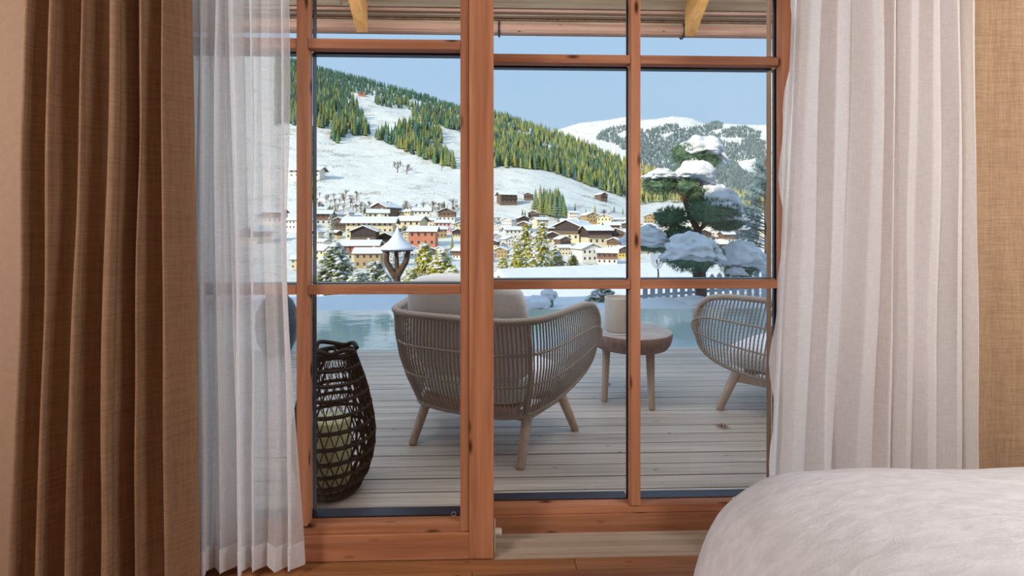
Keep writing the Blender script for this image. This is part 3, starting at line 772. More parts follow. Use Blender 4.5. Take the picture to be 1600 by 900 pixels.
# ------------------------------------------------------------------ cloud-pruned pine beyond the pool
M['needle'] = plain('pine_needles', (112, 138, 108), .7, .4, 30, 0)
M['needle_blue'] = plain('frosted_pine_needles', (150, 172, 172), .7, .3, 20, 0)
M['pinebark'] = plain('pine_bark', (104, 84, 74), .9, .35, 25, .8)
def needles(mb, c, r, n, ln, seed, wd=.0045, per=7, up=.25):
    rn = random.Random(seed)
    for _ in range(n):
        while True:
            d = Vector((rn.uniform(-1, 1), rn.uniform(-1, 1), rn.uniform(-1, 1)))
            if .05 < d.length < 1: break
        d.normalize(); k = rn.uniform(.72, 1.0)
        p_ = Vector(c) + Vector((d.x * r[0], d.y * r[1], d.z * r[2])) * k
        out = Vector((d.x / r[0], d.y / r[1], d.z / r[2])).normalized()
        for _k in range(per):
            t_ = (out + Vector((rn.gauss(0, .5), rn.gauss(0, .5), rn.gauss(0, .4) + up))).normalized()
            sd_ = t_.cross(Vector((rn.random(), rn.random(), rn.random() + .1))).normalized() * wd
            L = ln * rn.uniform(.7, 1.2)
            mb.add([p_ - sd_, p_ + sd_, p_ + t_ * L], [(0, 1, 2)])
ND = 9.35
nbase = cw((1094 - 800) / FPX * ND, ND); nbase.z = gardz(nbase.x, nbase.y)
niw = empty('cloud_pine', nbase, label='cloud-pruned pine with thick snow pads beside the picket fence', cat='tree')
def npt(px, py, dd=0): return atD(px, py, ND + dd) - nbase
def path_tube(name, pts, rads, parent, m=None, n=8):
    P_ = bez(pts, 5); R_ = []
    for i in range(len(P_)): R_.append(pw(i / (len(P_) - 1), [(j / (len(rads) - 1), r_) for j, r_ in enumerate(rads)]))
    return MB().tube(P_, R_, n).build(name, m or M['pinebark'], parent, sm=True)
path_tube('trunk', [Vector((0, 0, -.1)), npt(1096, 440), npt(1092, 400), npt(1090, 362), npt(1080, 340), npt(1070, 312), npt(1068, 290), npt(1080, 265), npt(1090, 242)], [.13, .10, .085, .07, .06, .05, .045, .035, .03], niw)
for pts, rr in (([npt(1094, 430), npt(1108, 412), npt(1135, 404, .1), npt(1160, 402, .2)], [.08, .06, .05, .03]),
                ([npt(1090, 362), npt(1105, 346, -.1), npt(1112, 328, -.1)], [.05, .04, .03]),
                ([npt(1090, 368), npt(1070, 358, .1), npt(1045, 346, .2)], [.05, .035, .025]),
                ([npt(1069, 305), npt(1056, 296), npt(1036, 290)], [.04, .03, .02]),
                ([npt(1093, 395), npt(1060, 385, .3), npt(1015, 384, .4)], [.05, .04, .03]),
                ([npt(1093, 410), npt(1085, 396, -.3), npt(1083, 388, -.5)], [.05, .04, .03])):
    path_tube('branch', pts, rr, niw)
PXM = ND / FPX
# needle pads (centre px, half size px, depth offset) and snow caps
pads = [(1083, 240, 34, 17, 0), (1108, 250, 16, 14, -.1), (1068, 282, 23, 24, 0), (1032, 288, 28, 16, .1), (1112, 330, 42, 22, -.1), (1094, 306, 26, 14, .1), (1048, 340, 27, 17, .2), (1018, 376, 36, 20, .4), (1062, 368, 26, 14, .2),
        (1080, 398, 46, 26, -.5), (1156, 416, 30, 20, .1), (1135, 350, 24, 10, 0), (1092, 436, 10, 20, .1)]
for i, (px, py, hw, hh, dd) in enumerate(pads):
    mb = MB(); c_ = npt(px, py, dd)
    mb.blob(c_, (hw * PXM * .8, hw * PXM * .7, hh * PXM * .75), .3, i, 14, 8)
    needles(mb, c_, (hw * PXM * 1.0, hw * PXM * .9, hh * PXM * .95), int(16 * hw), .085, i, .005, 6)
    tag(mb.build('needle_pad', M['needle'], niw), kind='stuff')
caps = [(1098, 232, 34, 22, -.05, 1.3), (1087, 268, 31, 22, -.12, 1.2), (1034, 274, 27, 11, .0, .7), (1127, 312, 29, 26, -.15, 1.0), (1108, 292, 16, 14, .0, .8), (1013, 373, 40, 22, .25, .6), (1083, 391, 42, 26, -.68, .5), (1160, 402, 38, 27, -.05, .8), (1150, 424, 14, 9, -.3, .4), (1139, 340, 20, 8, -.1, .5)]
for i, (px, py, hw, hh, dd, dr_) in enumerate(caps):
    mb = MB(); hx_, hz_ = hw * PXM, hh * PXM
    def cf(p_, d, dr_=dr_, hx_=hx_, hz_=hz_):
        if d.z < 0: p_.z *= .55
        p_.z -= hz_ * .55 * dr_ * (max(0, p_.x) / hx_) ** 2      # slumps over towards one side
        p_.z -= hz_ * .25 * (p_.x ** 2 + p_.y ** 2) / hx_ ** 2
        return p_
    mb.blob(npt(px, py, dd), (hx_, hx_ * .85, hz_ * .9), .34, i + 40, 56, 34, cf, 2.6)
    mb.build('snow_pad', M['snow'], niw, sm=True)

# young frosted pine behind it
yp = cw((1200 - 800) / FPX * 12, 12); yp.z = gardz(yp.x, yp.y) - .3
yng = empty('young_pine', yp, label='young blue-green pine with drooping frosted needles behind the snow-padded pine', cat='tree')
def ypt(px, py, dd=0): return atD(px, py, 12 + dd) - yp
path_tube('trunk', [Vector((0, 0, 0)), ypt(1199, 380), ypt(1197, 300), ypt(1196, 250)], [.09, .07, .05, .02], yng)
rn = random.Random(8)
for i in range(34):
    py = 262 + i * 3.7; side = -1 if i % 3 else 1
    ln_ = (10 + (py - 255) * .36) * rn.uniform(.7, 1.1); a = ypt(1197, py + 8); b = ypt(1197 + side * ln_, py - 6 + rn.uniform(-4, 8), rn.uniform(-.6, .6))
    mid = a.lerp(b, .5) + Vector((0, 0, .03))
    br = MB().tube([a, mid, b], [.018, .012, .006], 5).build('branch', M['pinebark'], yng)
    mb = MB()
    for k in range(7):
        p_ = a.lerp(b, .3 + .7 * k / 6)
        needles(mb, p_, (.05, .05, .05), 7, .13, i * 9 + k, .006, 7, .5)
    tag(mb.build('needle_tuft', M['needle_blue'], br), kind='stuff')

# ------------------------------------------------------------------ picket fence
M['picket'] = wood('grey_picket_wood', (146, 150, 160), (196, 198, 204), 'z', .8, 0)
fc = cw(0, 11.2); fence = empty('picket_fence', (0, 0, 0), label='grey wooden picket fence with pointed tops beyond the pool', cat='fence')
px = 985
FD = 11.2
top_ = lambda px: pw(px, [(980, 449), (1060, 440), (1110, 428), (1150, 421), (1230, 410)])
while px < 1262:
    p_ = cw((px - 800) / FPX * FD, FD); zt = HC - (top_(px) - Y0) * FD / FPX; zb = gardz(p_.x, p_.y) - .05; hwp = .058
    MB().add([(p_.x + sx_ * hwp, p_.y + sy_, z) for sy_ in (-.011, .011) for (sx_, z) in ((-1, zb), (1, zb), (1, zt - .07), (0, zt), (-1, zt - .07))],
             [(0, 1, 2, 3, 4), (9, 8, 7, 6, 5), (0, 5, 6, 1), (1, 6, 7, 2), (2, 7, 8, 3), (3, 8, 9, 4), (4, 9, 5, 0)]).build('picket', M['picket'], fence)
    px += 11.6
for k in (.25, .72):
    a = cw((980 - 800) / FPX * FD, FD + .03); b = cw((1265 - 800) / FPX * FD, FD + .03)
    za = HC - (455 + k * 40 - Y0) * FD / FPX; zb_ = HC - (430 + k * 50 - Y0) * FD / FPX
    MB().tube([(a.x, a.y, za), (b.x, b.y, zb_)], .035, 4).build('rail', M['picket'], fence)

# ------------------------------------------------------------------ bird feeder on a forked trunk
bd = 12.5; bb = cw((622 - 800) / FPX * bd, bd); bb.z = gardz(bb.x, bb.y) - .05
bf = empty('bird_feeder', bb, label='thatched bird feeder with a pointed snow cap on a forked trunk', cat='bird feeder')
def bpt(px, py, dd=0): return atD(px, py, bd + dd) - bb
path_tube('trunk', [Vector((0, 0, 0)), bpt(621, 455), bpt(620, 436), bpt(619, 425)], [.11, .10, .10, .10], bf, M['bark'])
path_tube('fork', [bpt(619, 434), bpt(610, 420), bpt(604, 408), bpt(605, 391)], [.10, .09, .08, .07], bf, M['bark'])
path_tube('fork', [bpt(620, 432), bpt(630, 416), bpt(635, 406), bpt(638, 391)], [.10, .085, .08, .06], bf, M['bark'])
path_tube('fork', [bpt(620, 430), bpt(620, 410, .15), bpt(619, 391, .15)], [.08, .06, .05], bf, M['bark'])
pm = bd / FPX; cz = bpt(621, 391).z; cx_ = bpt(621, 391).x; cy_ = bpt(621, 391).y
MB().lathe([(.05, cz - .02), (24 * pm, cz - .02), (25 * pm, cz + .03), (10 * pm, cz + 13 * pm), (2 * pm, cz + 30 * pm)], 20, cx_, cy_).build('thatch_roof', M['bark'], bf, sm=True)
MB().lathe([(26.5 * pm, cz + .02), (28 * pm, cz + .06), (24 * pm, cz + 6 * pm), (15 * pm, cz + 13 * pm), (8 * pm, cz + 21 * pm), (3.2 * pm, cz + 30 * pm), (.6 * pm, cz + 38 * pm)], 28, cx_, cy_).build('snow_cap', M['snow'], bf, sm=True)

# ------------------------------------------------------------------ snow-laden garden conifers and shrubs (leafy clumps with snow)
M['thuja'] = plain('yellow_green_foliage', (206, 198, 84), .8, .3, 7, 0)
M['fir'] = plain('grey_green_foliage', (172, 178, 138), .8, .3, 7, 0)
M['laurel'] = plain('green_leaves', (92, 126, 62), .6, .35, 20, 0)
def snowy_conifer(name, px, py_top, py_base, hw, D, label, group, m, seed, dens=1.0, base_r=1.0):
    b = cw((px - 800) / FPX * D, D); b.z = HC - (py_base - Y0) * D / FPX
    H = (py_base - py_top) * D / FPX; Rr = hw * D / FPX; rn = random.Random(seed)
    e_ = empty(name, b, label=label, cat='tree' if H > 1.6 else 'shrub', group=group)
    MB().tube([(0, 0, -.5), (0, 0, H * .5), (0, 0, H * .96)], [.06 * Rr + .03, .04 * Rr + .02, .01], 6).build('trunk', M['bark'], e_)
    mb, sn = MB(), MB(); n_ = int(520 * dens)
    for i in range(n_):
        t_ = rn.random() ** 1.25; a = rn.uniform(0, 2 * math.pi); z = H * (.03 + .95 * t_)
        rr = Rr * (base_r * (1 - t_) ** .8 + .04) * rn.uniform(.45, 1.05) * (1 + .18 * math.sin(z / H * 40))
        c_ = Vector((rr * math.cos(a), rr * math.sin(a), z)); out = Vector((math.cos(a), math.sin(a), -.25))
        L = Rr * .36 * rn.uniform(.6, 1.2)
        for k in range(5):
            t2 = (out + Vector((rn.gauss(0, .45), rn.gauss(0, .45), rn.gauss(0, .3)))).normalized(); sd_ = t2.cross(Vector((0, 0, 1))).normalized() * L * .22
            mb.add([c_ - t2 * L * .3, c_ + sd_ + t2 * L * .3, c_ + t2 * L, c_ - sd_ + t2 * L * .3], [(0, 1, 2, 3)])
        if rn.random() < .5:
            s_ = L * rn.uniform(.35, .75); q_ = c_ + out * L * .3 + Vector((0, 0, L * .14))
            sn.add([q_ + Vector((math.cos(x) * s_ * rn.uniform(.7, 1.1), math.sin(x) * s_ * rn.uniform(.7, 1.1), -s_ * .22)) for x in [k * math.pi / 3 for k in range(6)]] + [q_ + Vector((0, 0, s_ * .3))], [(k, (k + 1) % 6, 6) for k in range(6)] + [(5, 4, 3, 2, 1, 0)])
    tag(mb.build('foliage', m, e_), kind='stuff'); tag(sn.build('snow_clump', M['snow'], e_, sm=True), kind='stuff')
    return e_
G1 = 'snow-laden yellow-green conifers below the village'
for i, (px, yt, yb, hw, D) in enumerate([(808, 372, 446, 18, 30), (822, 350, 446, 22, 34), (846, 345, 446, 20, 33), (868, 388, 446, 22, 38), (895, 398, 446, 18, 37), (786, 402, 446, 16, 40)]):
    snowy_conifer('garden_conifer', px, yt, yb, hw, D, 'yellow-green snow-laden conifer below the dark timber chalets', G1, M['thuja'], i + 1, .8)
snowy_conifer('garden_fir', 524, 378, 462, 34, 26, 'frosted grey-green fir below the long orange house', None, M['fir'], 20, 1.3)
for i, (px, yt, yb, hw, D) in enumerate([(664, 378, 462, 26, 22), (688, 392, 462, 30, 20), (642, 420, 466, 22, 19), (706, 418, 466, 26, 19)]):
    snowy_conifer('garden_cypress', px, yt, yb, hw, D, 'bushy gold-green snow-dusted cypress beside the bird feeder', 'cypresses beside the bird feeder', M['thuja'], i + 30, 1.0)
for i, (px, yt, yb, hw, D) in enumerate([(585, 408, 466, 30, 21), (560, 424, 468, 26, 18), (602, 428, 468, 18, 17)]):
    snowy_conifer('snowy_bush', px, yt, yb, hw, D, 'low snow-covered bush between the fir and the bird feeder', 'bushes between fir and bird feeder', M['fir'], i + 50, .9)
snowy_conifer('dry_bush', 512, 455, 484, 34, 12.3, 'dry brownish bush rising behind the snow bank past the pool', None, M['fir'], 61, .7)
snowy_conifer('fir_tree', 517, 335, 378, 9, 240, 'lone dark green fir between the snow-roofed chalets', None, M['fir'], 62, .3)
snowy_conifer('leafy_shrub', 943, 449, 490, 30, 10.0, 'green leafy shrub showing above the candle pot', None, M['laurel'], 63, 1.1)
# snow-buried garden shapes
def mound(px, py, hw, hh, D, seed, label):
    b = cw((px - 800) / FPX * D, D); b.z = gardz(b.x, b.y); pm = D / FPX; zc = HC - (py - Y0) * pm - b.z
    e_ = empty('snowy_shrub', b, label=label, cat='shrub')
    mb = MB().blob((0, 0, zc * .5), (hw * pm * .7, hw * pm * .6, abs(zc) * .5 + hh * pm * .5), .3, seed, 16, 10); needles(mb, (0, 0, zc), (hw * pm * .8, hw * pm * .7, hh * pm * .8), 90, .07, seed)
    tag(mb.build('foliage', M['needle'], e_), kind='stuff')
    MB().blob((0, 0, zc + hh * pm * .25), (hw * pm, hw * pm * .8, hh * pm), .3, seed + 3, 28, 16, None, 2.2).build('snow_cap', M['snow'], e_, sm=True)
mound(838, 478, 24, 12, 9.3, 71, 'low shrub buried in snow beyond the pool, lower of two')
mound(857, 464, 13, 10, 9.5, 75, 'rounded shrub with a tall snow cap beyond the pool')
mound(1083, 474, 26, 9, 9.0, 77, 'flat snow-capped shrub at the foot of the cloud-pruned pine')

# ------------------------------------------------------------------ village
def C(n, rgb, v=.1): M[n] = plain(n, rgb, .8, v, 1.5, .05); return M[n]
for n, rgb in (('render_cream', (222, 208, 174)), ('render_white', (226, 220, 210)), ('render_pink', (220, 164, 166)), ('render_orange', (196, 126, 98)), ('render_yellow', (222, 190, 92)), ('timber_dark', (78, 64, 58)), ('timber_brown', (116, 96, 82)), ('roof_tile', (110, 86, 76)), ('window_glass', (60, 66, 80)), ('stone_tan', (176, 150, 112)), ('balcony_wood', (138, 98, 76))): C(n, rgb)
STY = {'dark': ('render_cream', 'timber_dark', 'timber_brown'), 'brown': ('render_white', 'timber_brown', 'balcony_wood'), 'timber': ('timber_brown', 'timber_brown', 'timber_dark'),
       'cream': ('render_cream', 'render_cream', 'balcony_wood'), 'white': ('render_white', 'render_white', 'timber_brown'), 'orange': ('render_cream', 'render_orange', 'balcony_wood'), 'red': ('render_orange', 'render_orange', 'timber_brown'),
       'pink': ('render_pink', 'render_pink', 'render_white'), 'yellow': ('render_yellow', 'timber_brown', 'timber_dark'), 'tan': ('stone_tan', 'stone_tan', 'timber_brown')}
WINM = {}; HS = []
def house(px, by, wpx, sty, gable=True, yaw=0.0, label='', group=None, hk=.5, dk=.85, name='chalet', nwin=4, loc=None, W=None, chimney=True, rows=2):
    if loc is None: D = find_D(px, by); p_ = hill_pt(px, D); W = wpx * D / FPX
    else: p_ = Vector(loc)
    if group and any(math.hypot(p_.x - a.x, p_.y - a.y) < .53 * (W + b) for a, b in HS): return None
    HS.append((p_.copy(), W if gable else W * .9))
    e_ = empty(name, p_, yaw, label, 'house', group); wm, um, bm_ = (M[x] for x in STY[sty])
    wd, dp = W * .84, W * dk
    if not gable: dp = min(dp, W * .6)
    hw = (min(W, 16) * hk); h1 = hw * .5; span = wd if gable else dp; rise = span * .5 * .42
    x, y = wd / 2, dp / 2
    MB().box(-x, x, -y, y, -3, h1).build('ground_storey', wm, e_)
    up = MB().box(-x - .02, x + .02, -y - .02, y + .02, h1, hw)
    if gable: up.add([(a, b, hw + c) for b in (-y, y) for a, c in ((-x, 0), (x, 0), (0, rise))], [(0, 1, 2), (5, 4, 3)])
    else: up.add([(a, b, hw + c) for a in (-x, x) for b, c in ((-y, 0), (y, 0), (0, rise))], [(0, 2, 1), (3, 4, 5)])
    up.build('upper_storey', um, e_)
    ov = W * .08; th = .22; sl_ = rise / (span / 2)
    for nm, z0, t_, m_, oo in (('roof', 0, th, M['timber_brown'], ov), ('snow_layer', th, max(.35, W * .028), M['snow_roof'], ov * .96)):
        mb = MB(); E = span / 2 + oo; L = (y if gable else x) + oo
        prof_ = [(-E, -oo * sl_ + z0), (0, rise + z0), (E, -oo * sl_ + z0), (E, -oo * sl_ + z0 + t_), (0, rise + z0 + t_), (-E, -oo * sl_ + z0 + t_)]
        for s_ in (-L, L):
            for a, c in prof_: mb.v.append((a, s_, hw + c) if gable else (s_, a, hw + c))
        fs = [(0, 1, 4, 5), (1, 2, 3, 4), (11, 10, 7, 6), (10, 9, 8, 7)] + [(i, i + 6, (i + 1) % 6 + 6, (i + 1) % 6) for i in range(6)]
        mb.f += fs; mb.build(nm, m_, e_)
    nW = nwin; ww, wh = wd / nW * .34, hw / (rows + .0) * .38
    key = (round(ww, 1), round(wh, 1))
    if key not in WINM: WINM[key] = MB().box(-ww / 2, ww / 2, -.06, .0, -wh / 2, wh / 2).mesh('window', M['window_glass'])
    for r_ in range(rows):
        for k in range(nW):
            o = link('window', WINM[key], e_); o.location = (-x + wd * (k + .5) / nW, -y - .02, hw * (r_ + .55) / rows)
    if gable and sty not in ('white',): 
        o = link('window', WINM[key], e_); o.location = (0, -y - .02, hw + rise * .35)
    if sty in ('dark', 'brown', 'timber', 'orange', 'yellow') and wd > 6:
        MB().box(-x, x, -y - W * .07, -y - .03, h1 - .12, h1).build('balcony_floor', bm_, e_)
        MB().box(-x, x, -y - W * .07, -y - W * .065, h1, h1 + hw * .17).build('balcony_rail', bm_, e_)
    if chimney:
        cx = x * .3; zt = hw + rise * (.75 if gable else 1.0)
        MB().box(cx, cx + W * .05, 0, W * .05, zt - 1.2, zt + W * .08).build('chimney', M['render_white'], e_)
    return e_
VG = 'chalets of the valley village'
LB = {'dark': 'dark timber chalet with cream ground floor and snowy roof in the village', 'brown': 'brown timber chalet with white ground floor and snowy roof in the village', 'timber': 'all-timber brown chalet with snowy roof in the village',
      'cream': 'plain cream house with snowy roof in the village', 'white': 'plain white house with snowy roof in the village', 'red': 'terracotta red house with snowy roof in the village', 'tan': 'tan stone house with snowy roof in the village', 'pink': 'pink house with white balcony in the village', 'orange': 'orange and cream house in the village', 'yellow': 'yellow walled chalet in the village'}
H = [(503, 352, 36, 'brown', 0), (535, 360, 28, 'timber', 1), (566, 347, 44, 'brown', 0), (591, 351, 36, 'cream', 0), (644, 365, 46, 'cream', 0), (662, 385, 48, 'red', 0), (541, 386, 40, 'brown', 0), (577, 418, 46, 'tan', 0), (499, 408, 34, 'cream', 0), (660, 345, 30, 'white', 0), (699, 347, 30, 'brown', 1),
     (702, 384, 32, 'white', 1), (690, 400, 20, 'white', 1), (792, 319, 32, 'timber', 0), (826, 313, 15, 'timber', 1), (800, 374, 30, 'white', 0), (862, 380, 24, 'dark', 1), (931, 383, 46, 'dark', 0), (961, 379, 32, 'brown', 1), (918, 388, 42, 'brown', 0), (949, 413, 36, 'brown', 0), (895, 344, 17, 'white', 0),
     (773, 362, 16, 'white', 1), (784, 403, 24, 'tan', 1), (834, 343, 18, 'timber', 1), (1016, 350, 22, 'tan', 1), (1151, 361, 14, 'timber', 1), (1138, 380, 28, 'brown', 0), (1008, 380, 24, 'brown', 1), (478, 390, 24, 'brown', 1), (463, 360, 30, 'white', 0), (470, 420, 30, 'cream', 0), (615, 372, 26, 'brown', 1),
     (720, 362, 24, 'cream', 1), (742, 380, 30, 'brown', 1), (745, 352, 28, 'white', 0), (760, 410, 26, 'white', 1), (985, 362, 26, 'timber', 1), (1040, 372, 24, 'white', 1), (1165, 392, 26, 'dark', 1), (1115, 360, 20, 'brown', 1), (820, 362, 22, 'brown', 1), (672, 356, 22, 'cream', 0), (520, 402, 28, 'white', 0), (430, 350, 34, 'brown', 0), (400, 380, 36, 'dark', 1), (640, 402, 26, 'white', 1), (720, 405, 26, 'brown', 0), (880, 400, 24, 'cream', 0), (545, 352, 20, 'white', 1), (983, 398, 20, 'cream', 1), (686, 372, 26, 'tan', 0)]
house(580, 374, 84, 'cream', False, .05, 'long cream hotel with red balconies and a wide snowy roof', None, .62, .3, 'hotel', 9, rows=3)
house(571, 388, 44, 'dark', True, .1, 'chalet with a broad dark gable and balconies before the cream hotel', None, .6, .8, rows=3)
house(566, 408, 62, 'orange', False, .03, 'long orange house with a low flat snowy roof', None, .42, .4, nwin=7)
house(604, 342, 36, 'timber', True, -.5, 'brown chalet with a wide gable at the village edge by bare trees', None, .5, .9)
house(692, 362, 28, 'pink', False, .1, 'pink house with a snowy roof near the terracotta house', None)
house(897, 376, 48, 'dark', True, -.6, 'large chalet with dark gable and wide snowy roof beside the garden conifers', None, .5, 1.1)
house(917, 408, 40, 'white', True, .3, 'white chalet with a single gable below the dark timber chalets', None)
house(971, 402, 24, 'yellow', True, .2, 'yellow walled chalet beside the white gabled one', None)
house(921, 349, 24, 'tan', True, .3, 'tan stone farmhouse at the foot of the meadow', None)
house(939, 314, 16, 'timber', True, .5, 'small brown hay barn alone on the snowy meadow', None, .55, .9, 'hay_barn', 1, chimney=False, rows=1)
house(480, 279, 58, 'white', False, -.1, 'long grey-white building alone on the snowy slope above the village', None, .45, .3, 'farmhouse', 6)
house(565, 152, 11, 'red', True, .3, 'tiny reddish hut on the ski slope below the crest forest', None, .4, .9, 'ski_hut', 1, chimney=False, rows=1)
r = random.Random(77)
for px, by, wp, st, g in H:
    house(px, by, wp, st, bool(g), r.uniform(-.35, .35), LB[st], VG)
placed = [(580, 374, 84), (571, 388, 44), (566, 408, 62), (604, 342, 36), (692, 362, 28), (897, 376, 48), (917, 408, 40), (971, 402, 24), (921, 349, 24)] + [(h_[0], h_[1], h_[2]) for h_ in H]
for _ in range(2200):
    px, by = r.choice([(r.uniform(488, 716), r.uniform(338, 414)), (r.uniform(770, 985), r.uniform(352, 408)), (r.uniform(1000, 1190), r.uniform(352, 400))]); wp = r.uniform(14, 24) * (1 + (by - 340) / 160)
    if all(abs(px - a) > (wp + c_) * .36 or abs(by - b) > 9.5 for a, b, c_ in placed):
        st = r.choice(['brown', 'white', 'timber', 'cream', 'dark', 'white']); placed.append((px, by, wp)); house(px, by, wp, st, r.random() < .55, r.uniform(-.5, .5), LB[st], VG)
# neighbouring house just below the garden
q = atD(795, 438, 23)
nh = house(0, 0, 0, 'yellow', True, math.radians(-68), 'neighbouring timber house with a broad snowy roof just below the garden', None, .35, 1.9, 'neighbour_house', 3, (q.x + 5.4, q.y + 2.2, -4.66), 6.2, False)
# satellite dish on a mast below the pine
sd = cw((1026 - 800) / FPX * 16, 16); sd.z = HC - (437 - Y0) * 16 / FPX
ds = empty('satellite_dish', sd, label='grey satellite dish on a mast under the cloud-pruned pine', cat='dish')
MB().tube([(.06, 0, -1.5), (.06, 0, .25)], .03, 8).build('mast', M['iron'], ds)
Mx = Matrix.Translation((0, 0, .74)) @ Matrix.Rotation(math.radians(78), 4, 'X') @ Matrix.Rotation(.3, 4, 'Y')
mb = MB().lathe([(.01, -.05), (.12, -.045), (.25, -.02), (.27, 0), (.25, 0), (.12, -.03), (.01, -.035)], 24, cap=False); mb.v = [tuple(Mx @ Vector((v_[0], v_[1] * 1.35, v_[2]))) for v_ in mb.v]
mb.build('reflector', M['drip'], ds, sm=True)
MB().tube([(0, -.02, .45), (0, -.34, .62), (0, -.36, .74)], .012, 5).build('feed_arm', M['iron'], ds)
mb = MB().tube([(.06, 0, .24), (.04, 0, .42), (0, .02, .70)], .025, 6).build('bracket', M['iron'], ds)

# ------------------------------------------------------------------ trees on the slopes
def inpoly(x, y, P_):
    c = False; j = len(P_) - 1
    for i in range(len(P_)):
        if (P_[i][1] > y) != (P_[j][1] > y) and x < (P_[j][0] - P_[i][0]) * (y - P_[i][1]) / (P_[j][1] - P_[i][1]) + P_[i][0]: c = not c
        j = i
    return c
def spruce(mb, h, tiers=6, n=9, rk=.17, seed=0, cols=None, c=None, base=Vector((0, 0, 0))):
    rn = random.Random(seed); v0 = len(mb.v)
    for i in range(tiers):
        z0 = h * (.07 + .80 * i / tiers); z1 = min(h, z0 + h * (1.9 / tiers) * .95); R_ = h * rk * (1 - i / tiers * .88)
        o = len(mb.v); ph = rn.random()
        for k in range(n):
            a = 2 * math.pi * (k + ph) / n; rr = R_ * (1.0 if k % 2 else .72) * rn.uniform(.85, 1.15)
            mb.v.append((base.x + rr * math.cos(a), base.y + rr * math.sin(a), base.z + z0 - (.03 * h / tiers * 6 if k % 2 else 0) * .5))
        mb.v.append((base.x, base.y, base.z + z1))
        for k in range(n): mb.f.append((o + k, o + (k + 1) % n, o + n))
    if cols is not None: cols += [c] * (len(mb.v) - v0)
FOR = {
 'crest': ([(430, 84), (480, 99), (560, 122), (640, 142), (717, 165), (760, 178), (760, 190), (717, 172), (640, 157), (586, 151), (544, 146), (514, 141), (486, 150), (430, 200)], 1700, (11, 16), 'spruce in the dark forest along the hill crest'),
 'left': ([(430, 110), (486, 104), (514, 139), (544, 147), (556, 165), (568, 185), (579, 216), (556, 214), (540, 210), (530, 226), (520, 224), (513, 204), (487, 199), (430, 195)], 760, (15, 23), 'tall spruce in the forest tongue beside the bare ski run'),
 'clump': ([(586, 152), (638, 157), (640, 172), (612, 170), (586, 164)], 80, (14, 18), 'spruce in the small clump by the ski run'),
 'mid': ([(642, 168), (680, 165), (717, 170), (760, 190), (760, 225), (717, 207), (680, 197), (650, 188), (643, 182)], 480, (13, 18), 'spruce in the dense block below the crest'),
 'strip': ([(582, 216), (600, 213), (632, 200), (650, 192), (688, 208), (692, 224), (684, 238), (706, 256), (716, 268), (690, 260), (650, 246), (612, 230)], 230, (15, 21), 'spruce in the long strip running down the snowy slope'),
 'right': ([(740, 172), (770, 178), (830, 195), (880, 213), (930, 234), (985, 255), (985, 312), (930, 295), (880, 276), (845, 267), (800, 263), (740, 262)], 2600, (12, 21), 'olive spruce in the forest above the meadow with the hay barn'),
 'far right': ([(985, 258), (1060, 277), (1165, 306), (1240, 322), (1240, 338), (1165, 326), (1100, 320), (1040, 316), (985, 322)], 900, (13, 20), 'golden-green spruce on the ridge behind the cloud-pruned pine'),
 'village': ([(834, 322), (850, 316), (866, 320), (884, 336), (884, 344), (858, 340), (834, 334)], 30, (13, 19), 'tall conifer in the clump between chalets below the meadow')}
CLEAR = [[(800, 205), (832, 208), (832, 219), (805, 216)], [(838, 222), (876, 232), (876, 240), (842, 234)]]
TINTS = {'crest': [(66, 99, 84), (81, 115, 92), (94, 122, 87), (71, 104, 99)], 'right': [(143, 148, 84), (112, 133, 81), (142, 148, 102), (84, 112, 94), (158, 158, 92), (76, 102, 99)]}
TINTS['far right'] = [(179, 168, 107), (153, 158, 107), (125, 143, 102), (202, 176, 115)]
GEN = [(76, 110, 81), (107, 128, 79), (143, 145, 81), (89, 122, 107), (81, 104, 99)]
rn = random.Random(12); trees = []
for key, (poly, n, hh, lab) in FOR.items():
    x0, x1 = min(p_[0] for p_ in poly), max(p_[0] for p_ in poly); y0, y1 = min(p_[1] for p_ in poly), max(p_[1] for p_ in poly); k = 0; tries = 0
    while k < n and tries < 60000:
        tries += 1; x, y = rn.uniform(x0, x1), rn.uniform(y0, y1)
        if not inpoly(x, y, poly) or (key == 'right' and any(inpoly(x, y, c_) for c_ in CLEAR)): continue
        D = find_D(x, y, 300); h = rn.uniform(*hh) * 1.12
        trees.append((h / D * FPX, x, D, h, key, lab)); k += 1
for i in range(110):                       # single spruces among the village houses
    x, y = rn.choice([(rn.uniform(490, 715), rn.uniform(330, 400)), (rn.uniform(770, 980), rn.uniform(330, 400)), (rn.uniform(560, 700), rn.uniform(215, 300))][:2]); D = find_D(x, y, 60); h = rn.uniform(6, 10)
    if any(abs(x - a) < c_ * .62 and -4 < y - b < 12 for a, b, c_ in placed): continue
    trees.append((h / D * FPX + 1000, x, D, h, 'village', 'single spruce standing among the village houses'))
trees.sort(key=lambda t_: -t_[0])
SPM = []
for i in range(6):
    mb = MB(); spruce(mb, 1.0, 8, 11, .165 + .012 * i, 100 + i); mb.tube([(0, 0, -.06), (0, 0, .2)], .018, 5); SPM.append(mb.mesh('spruce_tree', M['spruce'], cols=[(1, 1, 1, 0)] * len(mb.v)))
stuff = MB(); cols = []
for i, (s_, x, D, h, key, lab) in enumerate(trees):
    p_ = hill_pt(x, D)
    if i < 300:
        o = link('spruce_tree', SPM[i % 6]); o.location = p_; o.scale = (h, h, h); o.rotation_euler.z = rn.uniform(0, 6.28)
        tag(o, lab, 'tree', 'spruces: ' + lab.split(' in the ')[-1].split(' on the ')[-1])
    else:
        c_ = s2l(rn.choice(TINTS.get(key, GEN))); kk = rn.uniform(.75, 1.2); c_ = tuple(v_ * kk for v_ in c_[:3]) + (1,)
        spruce(stuff, h, 4, 7, .19, i, cols, c_, p_)
